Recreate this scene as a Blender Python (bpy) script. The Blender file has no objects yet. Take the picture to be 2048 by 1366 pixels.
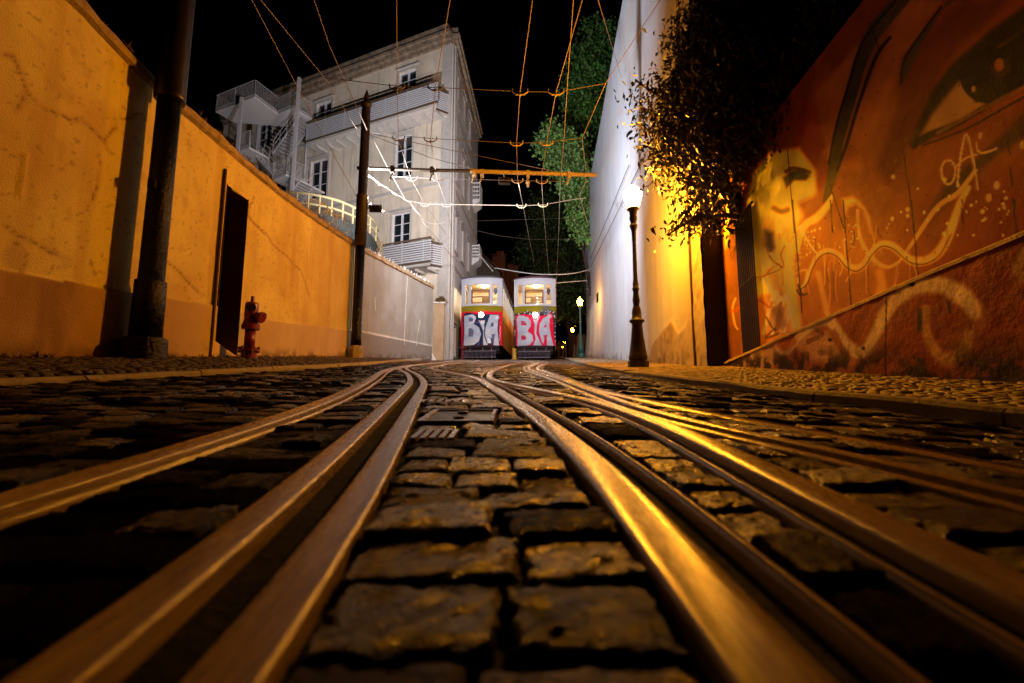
import bpy, bmesh, math, random
import numpy as np
from mathutils import Vector, Matrix
random.seed(7); RNG = np.random.default_rng(11)
SC = bpy.context.scene; COL = SC.collection
# ------------------------------------------------------------------ camera
F = 910.0                       # focal length in photograph pixels (2048 wide)
PITCH = math.atan(0.126); CT, ST = math.cos(PITCH), math.sin(PITCH)
CAMZ = 0.2; SLOPE = 0.0933      # the street climbs away from the camera
cd = bpy.data.cameras.new('camera'); cam = bpy.data.objects.new('camera', cd); COL.objects.link(cam)
cd.sensor_width = 36.0; cd.lens = F * 36.0 / 2048.0; cd.clip_start = 0.02; cd.clip_end = 2000.0
cam.location = (0, 0, CAMZ); cam.rotation_euler = (math.pi / 2 + PITCH, 0, 0)
cd.dof.use_dof = True; cd.dof.focus_distance = 6.5; cd.dof.aperture_fstop = 3.2
SC.camera = cam
# ------------------------------------------------------------------ night sky
W = bpy.data.worlds.new('World'); SC.world = W; W.use_nodes = True
bg = W.node_tree.nodes['Background']; bg.inputs[0].default_value = (0.10, 0.12, 0.2, 1); bg.inputs[1].default_value = 0.0008
SC.view_settings.view_transform = 'Standard'; SC.view_settings.look = 'None'
SC.view_settings.exposure = 0.0; SC.view_settings.gamma = 1.0
SODIUM = (1.0, 0.355, 0.012); WHITE = (0.92, 0.91, 0.95); WARM = (1.0, 0.62, 0.28)
LAMP_E = 1220.0; FLOOD_W = 1800.0; BOOM_W = 820.0
SC.cycles.max_bounces = 6; SC.cycles.diffuse_bounces = 2; SC.cycles.sample_clamp_indirect = 4.0
# ------------------------------------------------------------------ geometry helpers
def at(px, py, Y):
    a = (px - 1024) / F; b = (683 - py) / F; k = Y / (CT - b * ST)
    return Vector((a * k, Y, CAMZ + (ST + b * CT) * k))
def atx(px, py, z):
    a = (px - 1024) / F; b = (683 - py) / F; k = (z - CAMZ) / (ST + b * CT)
    return Vector((a * k, (CT - b * ST) * k, z))
def proj(X, Y, Z):
    Zr = Z - CAMZ; d = Y * CT + Zr * ST; u = -Y * ST + Zr * CT
    return 1024 + F * X / d, 683 - F * u / d
EX = [-6, -2.6, -0.8, 0.6, 1.2, 2.1, 6]; EV = [-0.15, -0.15, -0.2, -0.2, -0.235, -0.30, -0.30]
def e_road(x): return np.interp(x, EX, EV)
def road_z(x, y):
    w = np.clip((np.asarray(y, float) - 14) / 14, 0, 1)
    return CAMZ + SLOPE * np.asarray(y, float) + e_road(x) * (1 - w) + (-0.205) * w
def ground_pt(px, py):
    x = 0.0
    p = None
    for _ in range(30):
        e = float(road_z(x, 0)) - CAMZ
        a = (px - 1024) / F; b = (683 - py) / F
        dz = (ST + b * CT) - SLOPE * (CT - b * ST)
        k = e / dz
        p = (a * k, (CT - b * ST) * k); x = 0.5 * x + 0.5 * p[0]
    return p
KR = np.array([(-2, 2.45), (1.0, 2.2), (1.84, 2.07), (2.9, 1.86), (5, 1.72), (7, 1.74), (9, 1.82), (12, 2.0), (16, 2.28), (20, 2.6), (25, 2.98), (30, 3.45), (60, 6.2), (150, 14.4)])
KL = np.array([(-2, -2.8), (2.3, -2.55), (4, -2.4), (5.7, -2.36), (8, -2.5), (9.5, -2.7), (12, -3.0), (15, -3.25), (18.2, -3.5)])
WL = np.array([(-2, -4.34), (3, -4.38), (5.4, -4.4), (9, -4.42), (12.3, -4.42), (18.2, -3.24)])
def kr(y): return np.interp(y, KR[:, 0], KR[:, 1])
def kl(y): return np.interp(y, KL[:, 0], KL[:, 1])
def wl(y): return np.interp(y, WL[:, 0], WL[:, 1])
def mural_x(y): return 3.27 + 0.0825 * y
def blue_x(y): return 2.91 + 0.083 * y
def rpav_z(x, y):
    y = np.asarray(y, float); w = np.clip((y - 12) / 12, 0, 1)
    t = np.clip((x - kr(y)) / np.maximum(blue_x(y) - kr(y), .2), 0, 1.3)
    return CAMZ + SLOPE * y + (-0.225 + 0.035 * t) * (1 - w) + w * (-0.12)
def lpav_z(x, y):
    t = np.clip((kl(y) - x) / np.maximum(kl(y) - wl(y), .2), 0, 1.3)
    w = np.clip((np.asarray(y, float) - 10) / 8, 0, 1)
    return CAMZ + SLOPE * np.asarray(y, float) + (-0.11 + 0.10 * t) * (1 - w) + w * (-0.08)

class MB:
    def __init__(s): s.v = []; s.f = []; s.c = None
    def add(s, vs, fs):
        n = len(s.v); s.v += [tuple(v) for v in vs]; s.f += [tuple(i + n for i in f) for f in fs]; return s
    def fbox(s, fr, u0, u1, o0, o1, z0, z1):
        p = [fr(u, o, z) for u in (u0, u1) for o in (o0, o1) for z in (z0, z1)]
        return s.add(p, [(0, 1, 3, 2), (4, 6, 7, 5), (0, 4, 5, 1), (2, 3, 7, 6), (0, 2, 6, 4), (1, 5, 7, 3)])
    def box(s, x0, x1, y0, y1, z0, z1): return s.fbox(lambda a, b, c: (a, b, c), x0, x1, y0, y1, z0, z1)
    def tube(s, pts, r, n=6, cap=True):
        pts = [Vector(p) for p in pts]; m = len(pts); rs = r if isinstance(r, (list, tuple)) else [r] * m
        vs = []; fs = []; up = None
        for i, p in enumerate(pts):
            d = (pts[min(i + 1, m - 1)] - pts[max(i - 1, 0)])
            if d.length < 1e-9: d = Vector((0, 0, 1))
            d.normalize()
            if up is None:
                up = Vector((0, 0, 1)) if abs(d.z) < .9 else Vector((1, 0, 0))
            a = d.cross(up)
            if a.length < 1e-6: a = d.cross(Vector((0.3, 1, .1)))
            a.normalize(); b = a.cross(d); up = b
            for k in range(n):
                t = 2 * math.pi * k / n
                vs.append(p + (a * math.cos(t) + b * math.sin(t)) * rs[i])
        for i in range(m - 1):
            for k in range(n):
                k2 = (k + 1) % n
                fs.append((i * n + k, i * n + k2, (i + 1) * n + k2, (i + 1) * n + k))
        if cap: fs += [tuple(range(n))[::-1], tuple(range((m - 1) * n, m * n))]
        return s.add(vs, fs)
    def lathe(s, prof, c, n=20, axis=None, phase=0.0):
        c = Vector(c); az = (axis or Vector((0, 0, 1))).normalized()
        ax = Vector((1, 0, 0)) if abs(az.x) < .9 else Vector((0, 1, 0))
        ax = (ax - az * ax.dot(az)).normalized(); ay = az.cross(ax)
        vs = []; fs = []; m = len(prof)
        for r, z in prof:
            for k in range(n):
                t = 2 * math.pi * k / n + phase
                vs.append(c + az * z + (ax * math.cos(t) + ay * math.sin(t)) * r)
        for i in range(m - 1):
            for k in range(n):
                k2 = (k + 1) % n; fs.append((i * n + k, i * n + k2, (i + 1) * n + k2, (i + 1) * n + k))
        fs += [tuple(range(n))[::-1], tuple(range((m - 1) * n, m * n))]
        return s.add(vs, fs)
    def poly_prism(s, pts, ext):
        n = len(pts); pts = [Vector(p) for p in pts]; ext = Vector(ext)
        vs = pts + [p + ext for p in pts]
        fs = [tuple(range(n))[::-1], tuple(range(n, 2 * n))] + [(i, (i + 1) % n, n + (i + 1) % n, n + i) for i in range(n)]
        return s.add(vs, fs)
    def build(s, name, m, parent=None, smooth=False, fix=True, bevel=0.0):
        me = bpy.data.meshes.new(name); me.from_pydata(s.v, [], s.f); me.update()
        if fix or bevel:
            bm = bmesh.new(); bm.from_mesh(me)
            if bevel: bmesh.ops.bevel(bm, geom=[e for e in bm.edges], offset=bevel, segments=1, affect='EDGES', clamp_overlap=True)
            if fix: bmesh.ops.recalc_face_normals(bm, faces=bm.faces)
            bm.to_mesh(me); bm.free()
        return link(name, me, m, parent, smooth)
def link(name, me, m, parent=None, smooth=False):
    me.materials.append(m)
    if smooth: me.polygons.foreach_set('use_smooth', [True] * len(me.polygons))
    o = bpy.data.objects.new(name, me); COL.objects.link(o)
    if parent: adopt(o, parent)
    return o
def world_of(o):
    M = Matrix.Translation(o.location) @ o.rotation_euler.to_matrix().to_4x4()
    if o.parent: M = world_of(o.parent) @ o.matrix_parent_inverse @ M
    return M
def adopt(o, parent):
    o.parent = parent; o.matrix_parent_inverse = world_of(parent).inverted()
def np_mesh(name, V, Fq, m, col=None, parent=None, smooth=False):
    V = np.asarray(V, np.float32).reshape(-1, 3); Fq = np.asarray(Fq, np.int32); k = Fq.shape[1]
    me = bpy.data.meshes.new(name); me.vertices.add(len(V)); me.vertices.foreach_set('co', V.ravel())
    me.loops.add(Fq.size); me.loops.foreach_set('vertex_index', Fq.ravel())
    me.polygons.add(len(Fq)); me.polygons.foreach_set('loop_start', np.arange(0, Fq.size, k, dtype=np.int32))
    me.update(calc_edges=True); me.validate()
    if col is not None:
        at_ = me.attributes.new('Col', 'FLOAT_COLOR', 'POINT')
        c4 = np.ones((len(V), 4), np.float32); c4[:, :np.shape(col)[1]] = col; at_.data.foreach_set('color', c4.ravel())
    return link(name, me, m, parent, smooth)
def tag(o, label=None, cat=None, group=None, kind=None):
    if label: o['label'] = label
    if cat: o['category'] = cat
    if group: o['group'] = group
    if kind: o['kind'] = kind
    return o
def thing(name, label, cat, loc=(0, 0, 0), group=None):
    o = bpy.data.objects.new(name, None); COL.objects.link(o); o.location = loc; o.empty_display_size = .2
    return tag(o, label, cat, group)
def struct(o): o['kind'] = 'structure'; return o
def copy_tree(o, parent=None):
    c = o.copy(); COL.objects.link(c)
    if parent: c.parent = parent
    for ch in list(o.children): copy_tree(ch, c)
    return c
# ------------------------------------------------------------------ noise / paint helpers
def vnoise(x, y, seed=0):
    r = np.random.default_rng(seed).random((256, 256))
    xi = np.floor(x).astype(int); yi = np.floor(y).astype(int); fx = x - xi; fy = y - yi
    fx = fx * fx * (3 - 2 * fx); fy = fy * fy * (3 - 2 * fy)
    g = lambda a, b: r[a % 256, b % 256]
    return (g(xi, yi) * (1 - fx) + g(xi + 1, yi) * fx) * (1 - fy) + (g(xi, yi + 1) * (1 - fx) + g(xi + 1, yi + 1) * fx) * fy
def fbm(x, y, seed=0, o=4):
    t = 0; a = .5; s = 0
    for i in range(o): t = t + a * vnoise(x * 2 ** i + 17 * i, y * 2 ** i + 31 * i, seed + i); s += a; a *= .5
    return t / s
def seg_dist(x, y, pts, widths=None):
    best = np.full(x.shape, 1e9)
    for i in range(len(pts) - 1):
        ax, ay = pts[i]; bx, by = pts[i + 1]; dx, dy = bx - ax, by - ay
        t = np.clip(((x - ax) * dx + (y - ay) * dy) / (dx * dx + dy * dy + 1e-12), 0, 1)
        d = np.hypot(x - ax - t * dx, y - ay - t * dy)
        if widths is not None: d = d / (widths[i] + (widths[i + 1] - widths[i]) * t)
        best = np.minimum(best, d)
    return best
def sstep(a, b, v):
    t = np.clip((v - a) / (b - a), 0, 1); return t * t * (3 - 2 * t)
def inside(x, y, pts):
    r = np.zeros(x.shape, bool); n = len(pts)
    for i in range(n):
        x0, y0 = pts[i]; x1, y1 = pts[(i + 1) % n]
        if y0 == y1: continue
        c = ((y0 > y) != (y1 > y)) & (x < (x1 - x0) * (y - y0) / (y1 - y0) + x0); r ^= c
    return r
def poly_mask(x, y, pts, soft=2.0):
    d = seg_dist(x, y, list(pts) + [pts[0]]); sd = np.where(inside(x, y, pts), d, -d)
    return sstep(-soft, soft, sd)
def smooth_pts(pts, n=6):
    P = [np.array(p, float) for p in pts]; out = []
    for i in range(len(P) - 1):
        p0 = P[max(i - 1, 0)]; p1 = P[i]; p2 = P[i + 1]; p3 = P[min(i + 2, len(P) - 1)]
        for k in range(n):
            t = k / n
            out.append(.5 * ((2 * p1) + (-p0 + p2) * t + (2 * p0 - 5 * p1 + 4 * p2 - p3) * t * t + (-p0 + 3 * p1 - 3 * p2 + p3) * t ** 3))
    out.append(P[-1]); return out
def mixc(C, m, col, a=1.0):
    m = (m * a)[:, None]; C[:] = C * (1 - m) + np.array(col)[None, :] * m
# ------------------------------------------------------------------ materials
def mat(name, base=(.5, .5, .5), rough=.7, gloss_attr=False, metal=0.0, var=0.0, vscale=3.0, bump=0.0, bscale=30.0, vcol=False, emit=None, estr=0.0, streak=0.0, spec=None, stretch=None, dark=None):
    m = bpy.data.materials.new(name); m.use_nodes = True; nt = m.node_tree; N = nt.nodes; L = nt.links
    b = N['Principled BSDF']; b.inputs['Roughness'].default_value = rough; b.inputs['Metallic'].default_value = metal
    if spec is None: spec = .12 if rough >= .6 else .4
    if spec is not None: b.inputs['Specular IOR Level'].default_value = spec
    b.inputs['Base Color'].default_value = (*base, 1)
    tc = N.new('ShaderNodeTexCoord'); src = None
    if vcol:
        a = N.new('ShaderNodeAttribute'); a.attribute_name = 'Col'; src = a.outputs['Color']
        if gloss_attr: L.new(a.outputs['Alpha'], b.inputs['Specular IOR Level'])
    def mixcol(src_, fac, colB, blend='MIX'):
        mx = N.new('ShaderNodeMix'); mx.data_type = 'RGBA'; mx.blend_type = blend
        L.new(fac, mx.inputs[0])
        if src_ is not None: L.new(src_, mx.inputs[6])
        else: mx.inputs[6].default_value = (*base, 1)
        mx.inputs[7].default_value = (*colB, 1); return mx.outputs[2]
    def noise(scale, detail=6, st=None, rough_=.6):
        mp = N.new('ShaderNodeMapping'); L.new(tc.outputs['Object'], mp.inputs[0])
        if st: mp.inputs['Scale'].default_value = st
        n = N.new('ShaderNodeTexNoise'); n.inputs['Scale'].default_value = scale; n.inputs['Detail'].default_value = detail; n.inputs['Roughness'].default_value = rough_
        L.new(mp.outputs[0], n.inputs['Vector']); return n.outputs['Fac']
    def ramp(fac, a, b_, lo=0.0, hi=1.0):
        r = N.new('ShaderNodeMapRange'); r.inputs[1].default_value = a; r.inputs[2].default_value = b_; r.inputs[3].default_value = lo; r.inputs[4].default_value = hi
        L.new(fac, r.inputs[0]); return r.outputs[0]
    dk = dark or tuple(c * .35 for c in base)
    if var > 0: src = mixcol(src, ramp(noise(vscale, 8, stretch), .38, .72, 0, var), dk)
    if streak > 0: src = mixcol(src, ramp(noise(2.2, 6, (1.6, 1.6, .12)), .5, .78, 0, streak), dk)
    if src is not None: L.new(src, b.inputs['Base Color'])
    if bump > 0:
        bn = N.new('ShaderNodeBump'); bn.inputs['Strength'].default_value = bump; bn.inputs['Distance'].default_value = .02
        L.new(noise(bscale, 8, stretch), bn.inputs['Height']); L.new(bn.outputs[0], b.inputs['Normal'])
        L.new(ramp(noise(bscale * .3, 5, stretch), .3, .7, max(rough - .1, .05), min(rough + .12, 1)), b.inputs['Roughness'])
    if emit: b.inputs['Emission Color'].default_value = (*emit, 1); b.inputs['Emission Strength'].default_value = estr
    return m
def glassmat(name, tint=(.9, .95, 1), amt=.12):
    m = bpy.data.materials.new(name); m.use_nodes = True; nt = m.node_tree; N = nt.nodes; L = nt.links; N.clear()
    o = N.new('ShaderNodeOutputMaterial'); t = N.new('ShaderNodeBsdfTransparent'); t.inputs[0].default_value = (*tint, 1)
    g = N.new('ShaderNodeBsdfGlossy'); g.inputs['Roughness'].default_value = .03; mx = N.new('ShaderNodeMixShader')
    fr = N.new('ShaderNodeLayerWeight'); fr.inputs[0].default_value = .25
    mr = N.new('ShaderNodeMapRange'); mr.inputs[3].default_value = amt * .5; mr.inputs[4].default_value = .8
    L.new(fr.outputs['Fresnel'], mr.inputs[0])
    L.new(mr.outputs[0], mx.inputs[0]); L.new(t.outputs[0], mx.inputs[1]); L.new(g.outputs[0], mx.inputs[2]); L.new(mx.outputs[0], o.inputs[0]); return m
M = {}
M['plaster'] = mat('ochre_plaster', (.64, .50, .20), .9, var=.4, vscale=1.4, bump=.75, bscale=55, vcol=True, streak=.35, dark=(.33, .2, .07))
M['wplaster'] = mat('pale_plaster', (.66, .62, .55), .85, var=.55, vscale=1.3, bump=1.0, bscale=18, vcol=True, streak=.5, dark=(.15, .13, .10))
M['mural'] = mat('mural_paint', (.4, .2, .1), .7, bump=.25, bscale=60, vcol=True, var=.15, vscale=5, dark=(.08, .04, .02))
M['plinth'] = mat('rough_plinth_paint', (.4, .2, .1), .7, bump=.55, bscale=26, vcol=True, var=.25, vscale=9, dark=(.06, .035, .02))
M['blue'] = mat('bluewhite_render', (.68, .71, .82), .85, var=.4, vscale=.7, bump=.3, bscale=25, vcol=True, streak=.55, dark=(.5, .48, .46))
M['coping'] = mat('weathered_coping', (.36, .27, .17), .95, var=.7, vscale=7, bump=1.0, bscale=30, dark=(.06, .04, .025))
M['dirt'] = mat('joint_dirt', (.010, .008, .006), .9, bump=.6, bscale=40)
M['sett'] = mat('granite_setts', (.09, .08, .075), .29, gloss_attr=True, vcol=True, bump=.9, bscale=210, var=.6, vscale=30, dark=(.008, .007, .006), spec=.55)
M['pav'] = mat('limestone_setts', (.2, .18, .15), .55, gloss_attr=True, vcol=True, bump=.6, bscale=60, var=.4, vscale=20, dark=(.05, .04, .03))
M['kerb'] = mat('kerb_stone', (.30, .26, .21), .7, var=.5, vscale=8, bump=.8, bscale=25)
M['steel'] = mat('worn_rail_steel', (.30, .215, .115), .25, 1.0, var=.92, vscale=6, bump=.16, bscale=40, stretch=(30, .7, 30), dark=(.06, .035, .02))
M['rust'] = mat('rusty_rail_side', (.012, .007, .004), .9, 0, var=.5, vscale=20, bump=.5, bscale=60)
M['black_iron'] = mat('black_iron', (.018, .017, .016), .42, .3, bump=.25, bscale=20)
M['lamp_iron'] = mat('dark_lamp_iron', (.03, .022, .018), .45, .2, bump=.3, bscale=35)
M['pole'] = mat('flaking_black_pole', (.003, .0028, .0026), .30, .0, bump=.9, bscale=28, spec=.22)
M['sleeve'] = mat('dark_sleeve', (.010, .007, .004), .35, spec=.35, bump=.2, bscale=20)
M['brown_pole'] = mat('brown_painted_pole', (.022, .014, .007), .5, .2, bump=.3, bscale=20)
M['wire'] = mat('copper_wire', (.22, .17, .13), .5, .5)
M['darkwire'] = mat('dark_cable', (.12, .10, .09), .6)
M['boom'] = mat('ochre_boom_paint', (.33, .25, .12), .5, .2, var=.3, vscale=8)
M['red'] = mat('red_enamel', (.13, .004, .007), .35, bump=.15, bscale=18)
M['white'] = mat('white_paint', (.78, .78, .78), .45, var=.15, vscale=5)
M['cream'] = mat('cream_render', (.84, .74, .61), .9, var=.55, vscale=.5, bump=.4, bscale=9, streak=.8, dark=(.36, .29, .22))
M['wrender'] = mat('white_render', (.74, .72, .72), .9, var=.3, vscale=.5, bump=.2, bscale=12, streak=.4, dark=(.42, .38, .35), vcol=True)
M['stone_trim'] = mat('stone_trim', (.56, .53, .50), .85, var=.3, vscale=4, bump=.3, bscale=20)
M['cornice'] = mat('stained_cornice', (.36, .27, .19), .95, var=.85, vscale=3.5, bump=.6, bscale=15, dark=(.05, .045, .04))
M['escape'] = mat('escape_paint', (.42, .40, .42), .6)
M['frame'] = mat('window_frame_paint', (.70, .70, .76), .5)
M['pane'] = mat('dark_glass', (.012, .018, .022), .06, spec=.8)
M['louvre'] = mat('grey_louvre', (.55, .56, .60), .5)
M['brownmetal'] = mat('brown_metal', (.12, .08, .055), .5)
M['galv'] = mat('galvanised_steel', (.62, .60, .62), .5, .3)
M['concrete'] = mat('damp_concrete', (.025, .03, .03), .9, var=.6, vscale=2, bump=.5, bscale=12, streak=.5)
M['paleyellow'] = mat('pale_yellow_rail', (.22, .18, .09), .6, var=.4, vscale=10)
M['shard'] = mat('pale_shards', (.9, .9, .92), .3)
M['wood'] = mat('old_wood', (.22, .14, .07), .7, var=.5, vscale=6, bump=.4, bscale=25)
M['door'] = mat('dark_red_door', (.03, .006, .004), .55, bump=.3, bscale=15)
M['leaf_a'] = mat('glossy_leaf', (.055, .07, .02), .4, vcol=True)
M['leaf_b'] = mat('green_leaf', (.05, .11, .03), .5, vcol=True)
M['bark'] = mat('bark', (.09, .065, .045), .9, var=.5, vscale=12, bump=.8, bscale=25)
M['glow'] = mat('lamp_globe', (.9, .8, .6), .4, emit=SODIUM, estr=LAMP_E)
M['glow_far'] = mat('far_lantern', (.9, .8, .6), .4, emit=SODIUM, estr=130)
M['headlight'] = mat('headlight_glass', (.9, .9, .9), .3, emit=(1, .62, .42), estr=60)
M['teal'] = mat('teal_post', (.012, .10, .09), .45)
M['tram_white'] = mat('tram_white', (.50, .53, .62), .4, var=.12, vscale=4)
M['graffiti'] = mat('spray_paint', (.5, .5, .5), .65, vcol=True, bump=.05, bscale=12)
M['tram_side'] = mat('tram_side_paint', (.5, .3, .05), .5, vcol=True)
M['tram_dark'] = mat('tram_underframe', (.025, .02, .022), .6)
M['grille'] = mat('violet_grey_bars', (.20, .17, .24), .5, .3)
M['interior'] = mat('tram_interior', (.72, .55, .34), .6)
M['interior_lamp'] = mat('cabin_lamp', (1, .9, .7), .5, emit=(1, .66, .34), estr=750)
M['sash'] = mat('varnished_sash', (.20, .08, .03), .4)
M['glass'] = glassmat('tram_glass')
M['brick'] = mat('brick', (.20, .08, .045), .9, var=.4, vscale=10, bump=.5, bscale=30)
M['rubble'] = mat('rubble_stone', (.34, .31, .27), .95, var=.8, vscale=5, bump=1.0, bscale=10)
M['orange'] = mat('orange_render', (.42, .15, .07), .9, var=.4, vscale=2)
M['roof'] = mat('roof_tiles', (.22, .10, .06), .9, var=.4, vscale=6)
M['skin'] = mat('skin', (.5, .3, .2), .6); M['cloth_blue'] = mat('blue_shirt', (.4, .45, .8), .8); M['cloth_dark'] = mat('dark_coat', (.2, .14, .12), .8)
M['trouser'] = mat('pale_trousers', (.6, .52, .42), .8); M['hair'] = mat('dark_hair', (.02, .015, .01), .6)
M['signwhite'] = mat('sign_white', (.75, .7, .65), .5); M['signred'] = mat('sign_red', (.6, .03, .02), .5)
M['plant'] = mat('dry_weed', (.16, .11, .04), .8)
M['terrain'] = mat('dark_earth', (.05, .04, .03), .95, var=.3)
M['yellowpost'] = mat('yellow_post', (.6, .36, .04), .5)
# ================================================================== GROUND, RAILS, SETTS
def sheet(name, xs, ys, zf, m):
    X, Y = np.meshgrid(xs, ys); Z = zf(X, Y); nx = len(xs); ny = len(ys)
    i = (np.arange(ny - 1)[:, None] * nx + np.arange(nx - 1)[None, :]).ravel()
    return struct(np_mesh(name, np.stack([X, Y, Z], -1).reshape(-1, 3), np.stack([i, i + 1, i + 1 + nx, i + nx], 1), m))
sheet('terrain', np.array([-400, -60, -20, 20, 60, 400.]), np.array([-60, 0, 40, 160, 400, 900.]),
      lambda x, y: CAMZ + SLOPE * np.minimum(y, 160) - 1.2 + 0 * x, M['terrain'])
sheet('road_bed', np.linspace(-4.6, 3.2, 40), np.concatenate([np.linspace(-2, 6, 40), np.linspace(6.2, 30, 50)]), lambda x, y: road_z(x, y) - .013, M['dirt'])

def path(pts, near, far):
    g = [ground_pt(*p) for p in pts]; g = [near] + sorted(g, key=lambda q: q[1]) + far
    g = [q for i, q in enumerate(g) if i == 0 or q[1] > g[i - 1][1] + .02]
    s = smooth_pts(g, 8); y = np.array([q[1] for q in s]); x = np.array([q[0] for q in s])
    k = np.argsort(y); yy = np.arange(-1.5, 30.5, .06); xx = np.interp(yy, y[k], x[k])
    xs = xx
    for q in range(3): s1 = np.convolve(np.pad(xs, 5, mode='edge'), np.ones(11) / 11, 'valid'); s2 = np.convolve(np.pad(xs, 3, mode='edge'), np.ones(7) / 7, 'valid'); xs = np.where(yy < 2.6, s1, s2)
    return yy, xs
PTS = {
 'L1': ([(0, 1035), (200, 970), (400, 903), (600, 835), (700, 791), (755, 758), (772, 744), (796, 736), (838, 730), (885, 725)], (-.62, -1.5), [(-2.27, 18), (-2.2, 25), (-1.9, 31)]),
 'S1': ([(330, 1366), (560, 1100), (700, 930), (770, 852), (815, 792), (834, 766), (824, 749), (806, 738), (828, 731)], (-.17, -1.5), [(-1.87, 16), (-1.76, 25), (-1.4, 31)]),
 'R1': ([(1440, 1100), (1290, 960), (1150, 862), (1050, 803), (993, 772), (962, 757), (905, 745), (872, 738), (885, 731)], (.22, -1.5), [(-1.38, 17), (-1.3, 25), (-.9, 31)]),
 'L2': ([(1720, 1090), (1412, 905), (1205, 815), (1060, 781), (990, 765), (968, 755), (978, 742), (1005, 733)], (.37, -1.5), [(.1, 13), (.5, 18), (.81, 25), (1.3, 31)]),
 'S2': ([(2048, 1000), (1700, 925), (1350, 848), (1200, 795), (1105, 757), (1062, 743), (1052, 735), (1068, 729)], (.82, -1.5), [(.95, 17), (1.26, 25), (1.7, 31)]),
 'R2': ([(2048, 938), (1700, 880), (1350, 815), (1200, 781), (1112, 749), (1080, 737), (1090, 729)], (1.25, -1.5), [(1.35, 17), (1.71, 25), (2.15, 31)]),
}
RAIL = {k: path(*v) for k, v in PTS.items()}
def railx(k, y): return np.interp(y, RAIL[k][0], RAIL[k][1])
# cross sections: list of (x offset, z offset) strips relative to the groove centre; +x to the right
def strip(name, key, prof, label, group):
    yy = RAIL[key][0]; cx = RAIL[key][1]; V = []; n = len(prof)
    sel = np.concatenate([np.arange(0, 200), np.arange(200, len(yy), 2)]); yy = yy[sel]; cx = cx[sel]
    dx = np.gradient(cx, yy); nrm = np.sqrt(1 + dx ** 2); jit = np.convolve(RNG.normal(0, .0016, len(yy) + 4), np.ones(5) / 5, 'valid')
    for ox, oz in prof:
        w = ox * nrm * np.clip(1 + .06 * dx, .8, 1.2)
        V.append(np.stack([cx + w + jit * .6, yy, road_z(cx, yy) + oz], -1))
    V = np.stack(V, 1).reshape(-1, 3); m = len(yy)
    i = (np.arange(m - 1)[:, None] * n + np.arange(n - 1)[None, :]).ravel()
    return np.asarray(V), np.stack([i, i + n, i + n + 1, i + 1], 1)
def head(x0, x1, top=.008, r=.006, low=-.05):
    r = min(r, .006); return [(x0, low), (x0 + .0005, top - r), (x0 + r * .35, top - r * .35), (x0 + r, top - .0004), ((x0 * .7 + x1 * .3), top + .0004), ((x0 * .3 + x1 * .7), top + .0004), (x1 - r, top - .0004), (x1 - r * .35, top - r * .35), (x1 - .0005, top - r), (x1, low)]
SECT = {'L1': (head(-.085, -.018), head(.018, .034, .005)), 'S1': (head(-.075, -.026, .012, .010), head(.026, .078, .008, .008)),
        'R1': (head(-.085, -.02, .009, .012), head(.02, .038, .006)), 'L2': (head(-.038, -.02, .006), head(.02, .085, .008)),
        'S2': (head(-.055, -.016, .006), head(.016, .062, .008)), 'R2': (head(-.07, -.01, .008), head(.018, .032, .004))}
RL = {'L1': ('rail', 'worn grooved rail farthest left on the street, curving away', 'rail'),
      'S1': ('cable_slot', 'pair of steel slot bars with a wide dark gap, left of the central cobble strip', 'cable slot'),
      'R1': ('rail', 'bright golden rail just right of the central cobble strip, bending left at the crossing', 'rail'),
      'L2': ('rail', 'grooved rail that meets the golden rail at the crossing, leading to the right tram', 'rail'),
      'S2': ('cable_slot', 'narrow steel cable slot between the two rails nearest the right kerb', 'cable slot'),
      'R2': ('rail', 'outermost steel rail nearest the right kerb', 'rail')}
BAND = {}
for k in SECT:
    nm, lb, ct = RL[k]
    root = thing(nm, lb, ct, (float(railx(k, 2.0)), 2.0, float(road_z(0, 2.0))), 'tram rails set in the cobbles' if nm == 'rail' else 'cable slots set in the cobbles')
    for j, pr in enumerate(SECT[k]):
        V, Fq = strip(k, k, pr, None, None)
        pn = ('rail_head' if (pr[-1][0] - pr[0][0]) > .03 else 'rail_lip') if nm == 'rail' else 'slot_bar'
        np_mesh(pn, V, Fq, M['steel'], parent=root, smooth=True)
    x0 = min(SECT[k][0][0][0], SECT[k][1][0][0]); x1 = max(SECT[k][0][-1][0], SECT[k][1][-1][0]); BAND[k] = (x0, x1)
    gx = [(SECT[k][0][-1][0] - .001, -.045), (SECT[k][1][0][0] + .001, -.045)] if SECT[k][0][0][0] < SECT[k][1][0][0] else [(-.02, -.03), (.02, -.03)]
    V, Fq = strip(k, k, gx, None, None); np_mesh('groove', V, Fq, M['rust'], parent=root)

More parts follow.
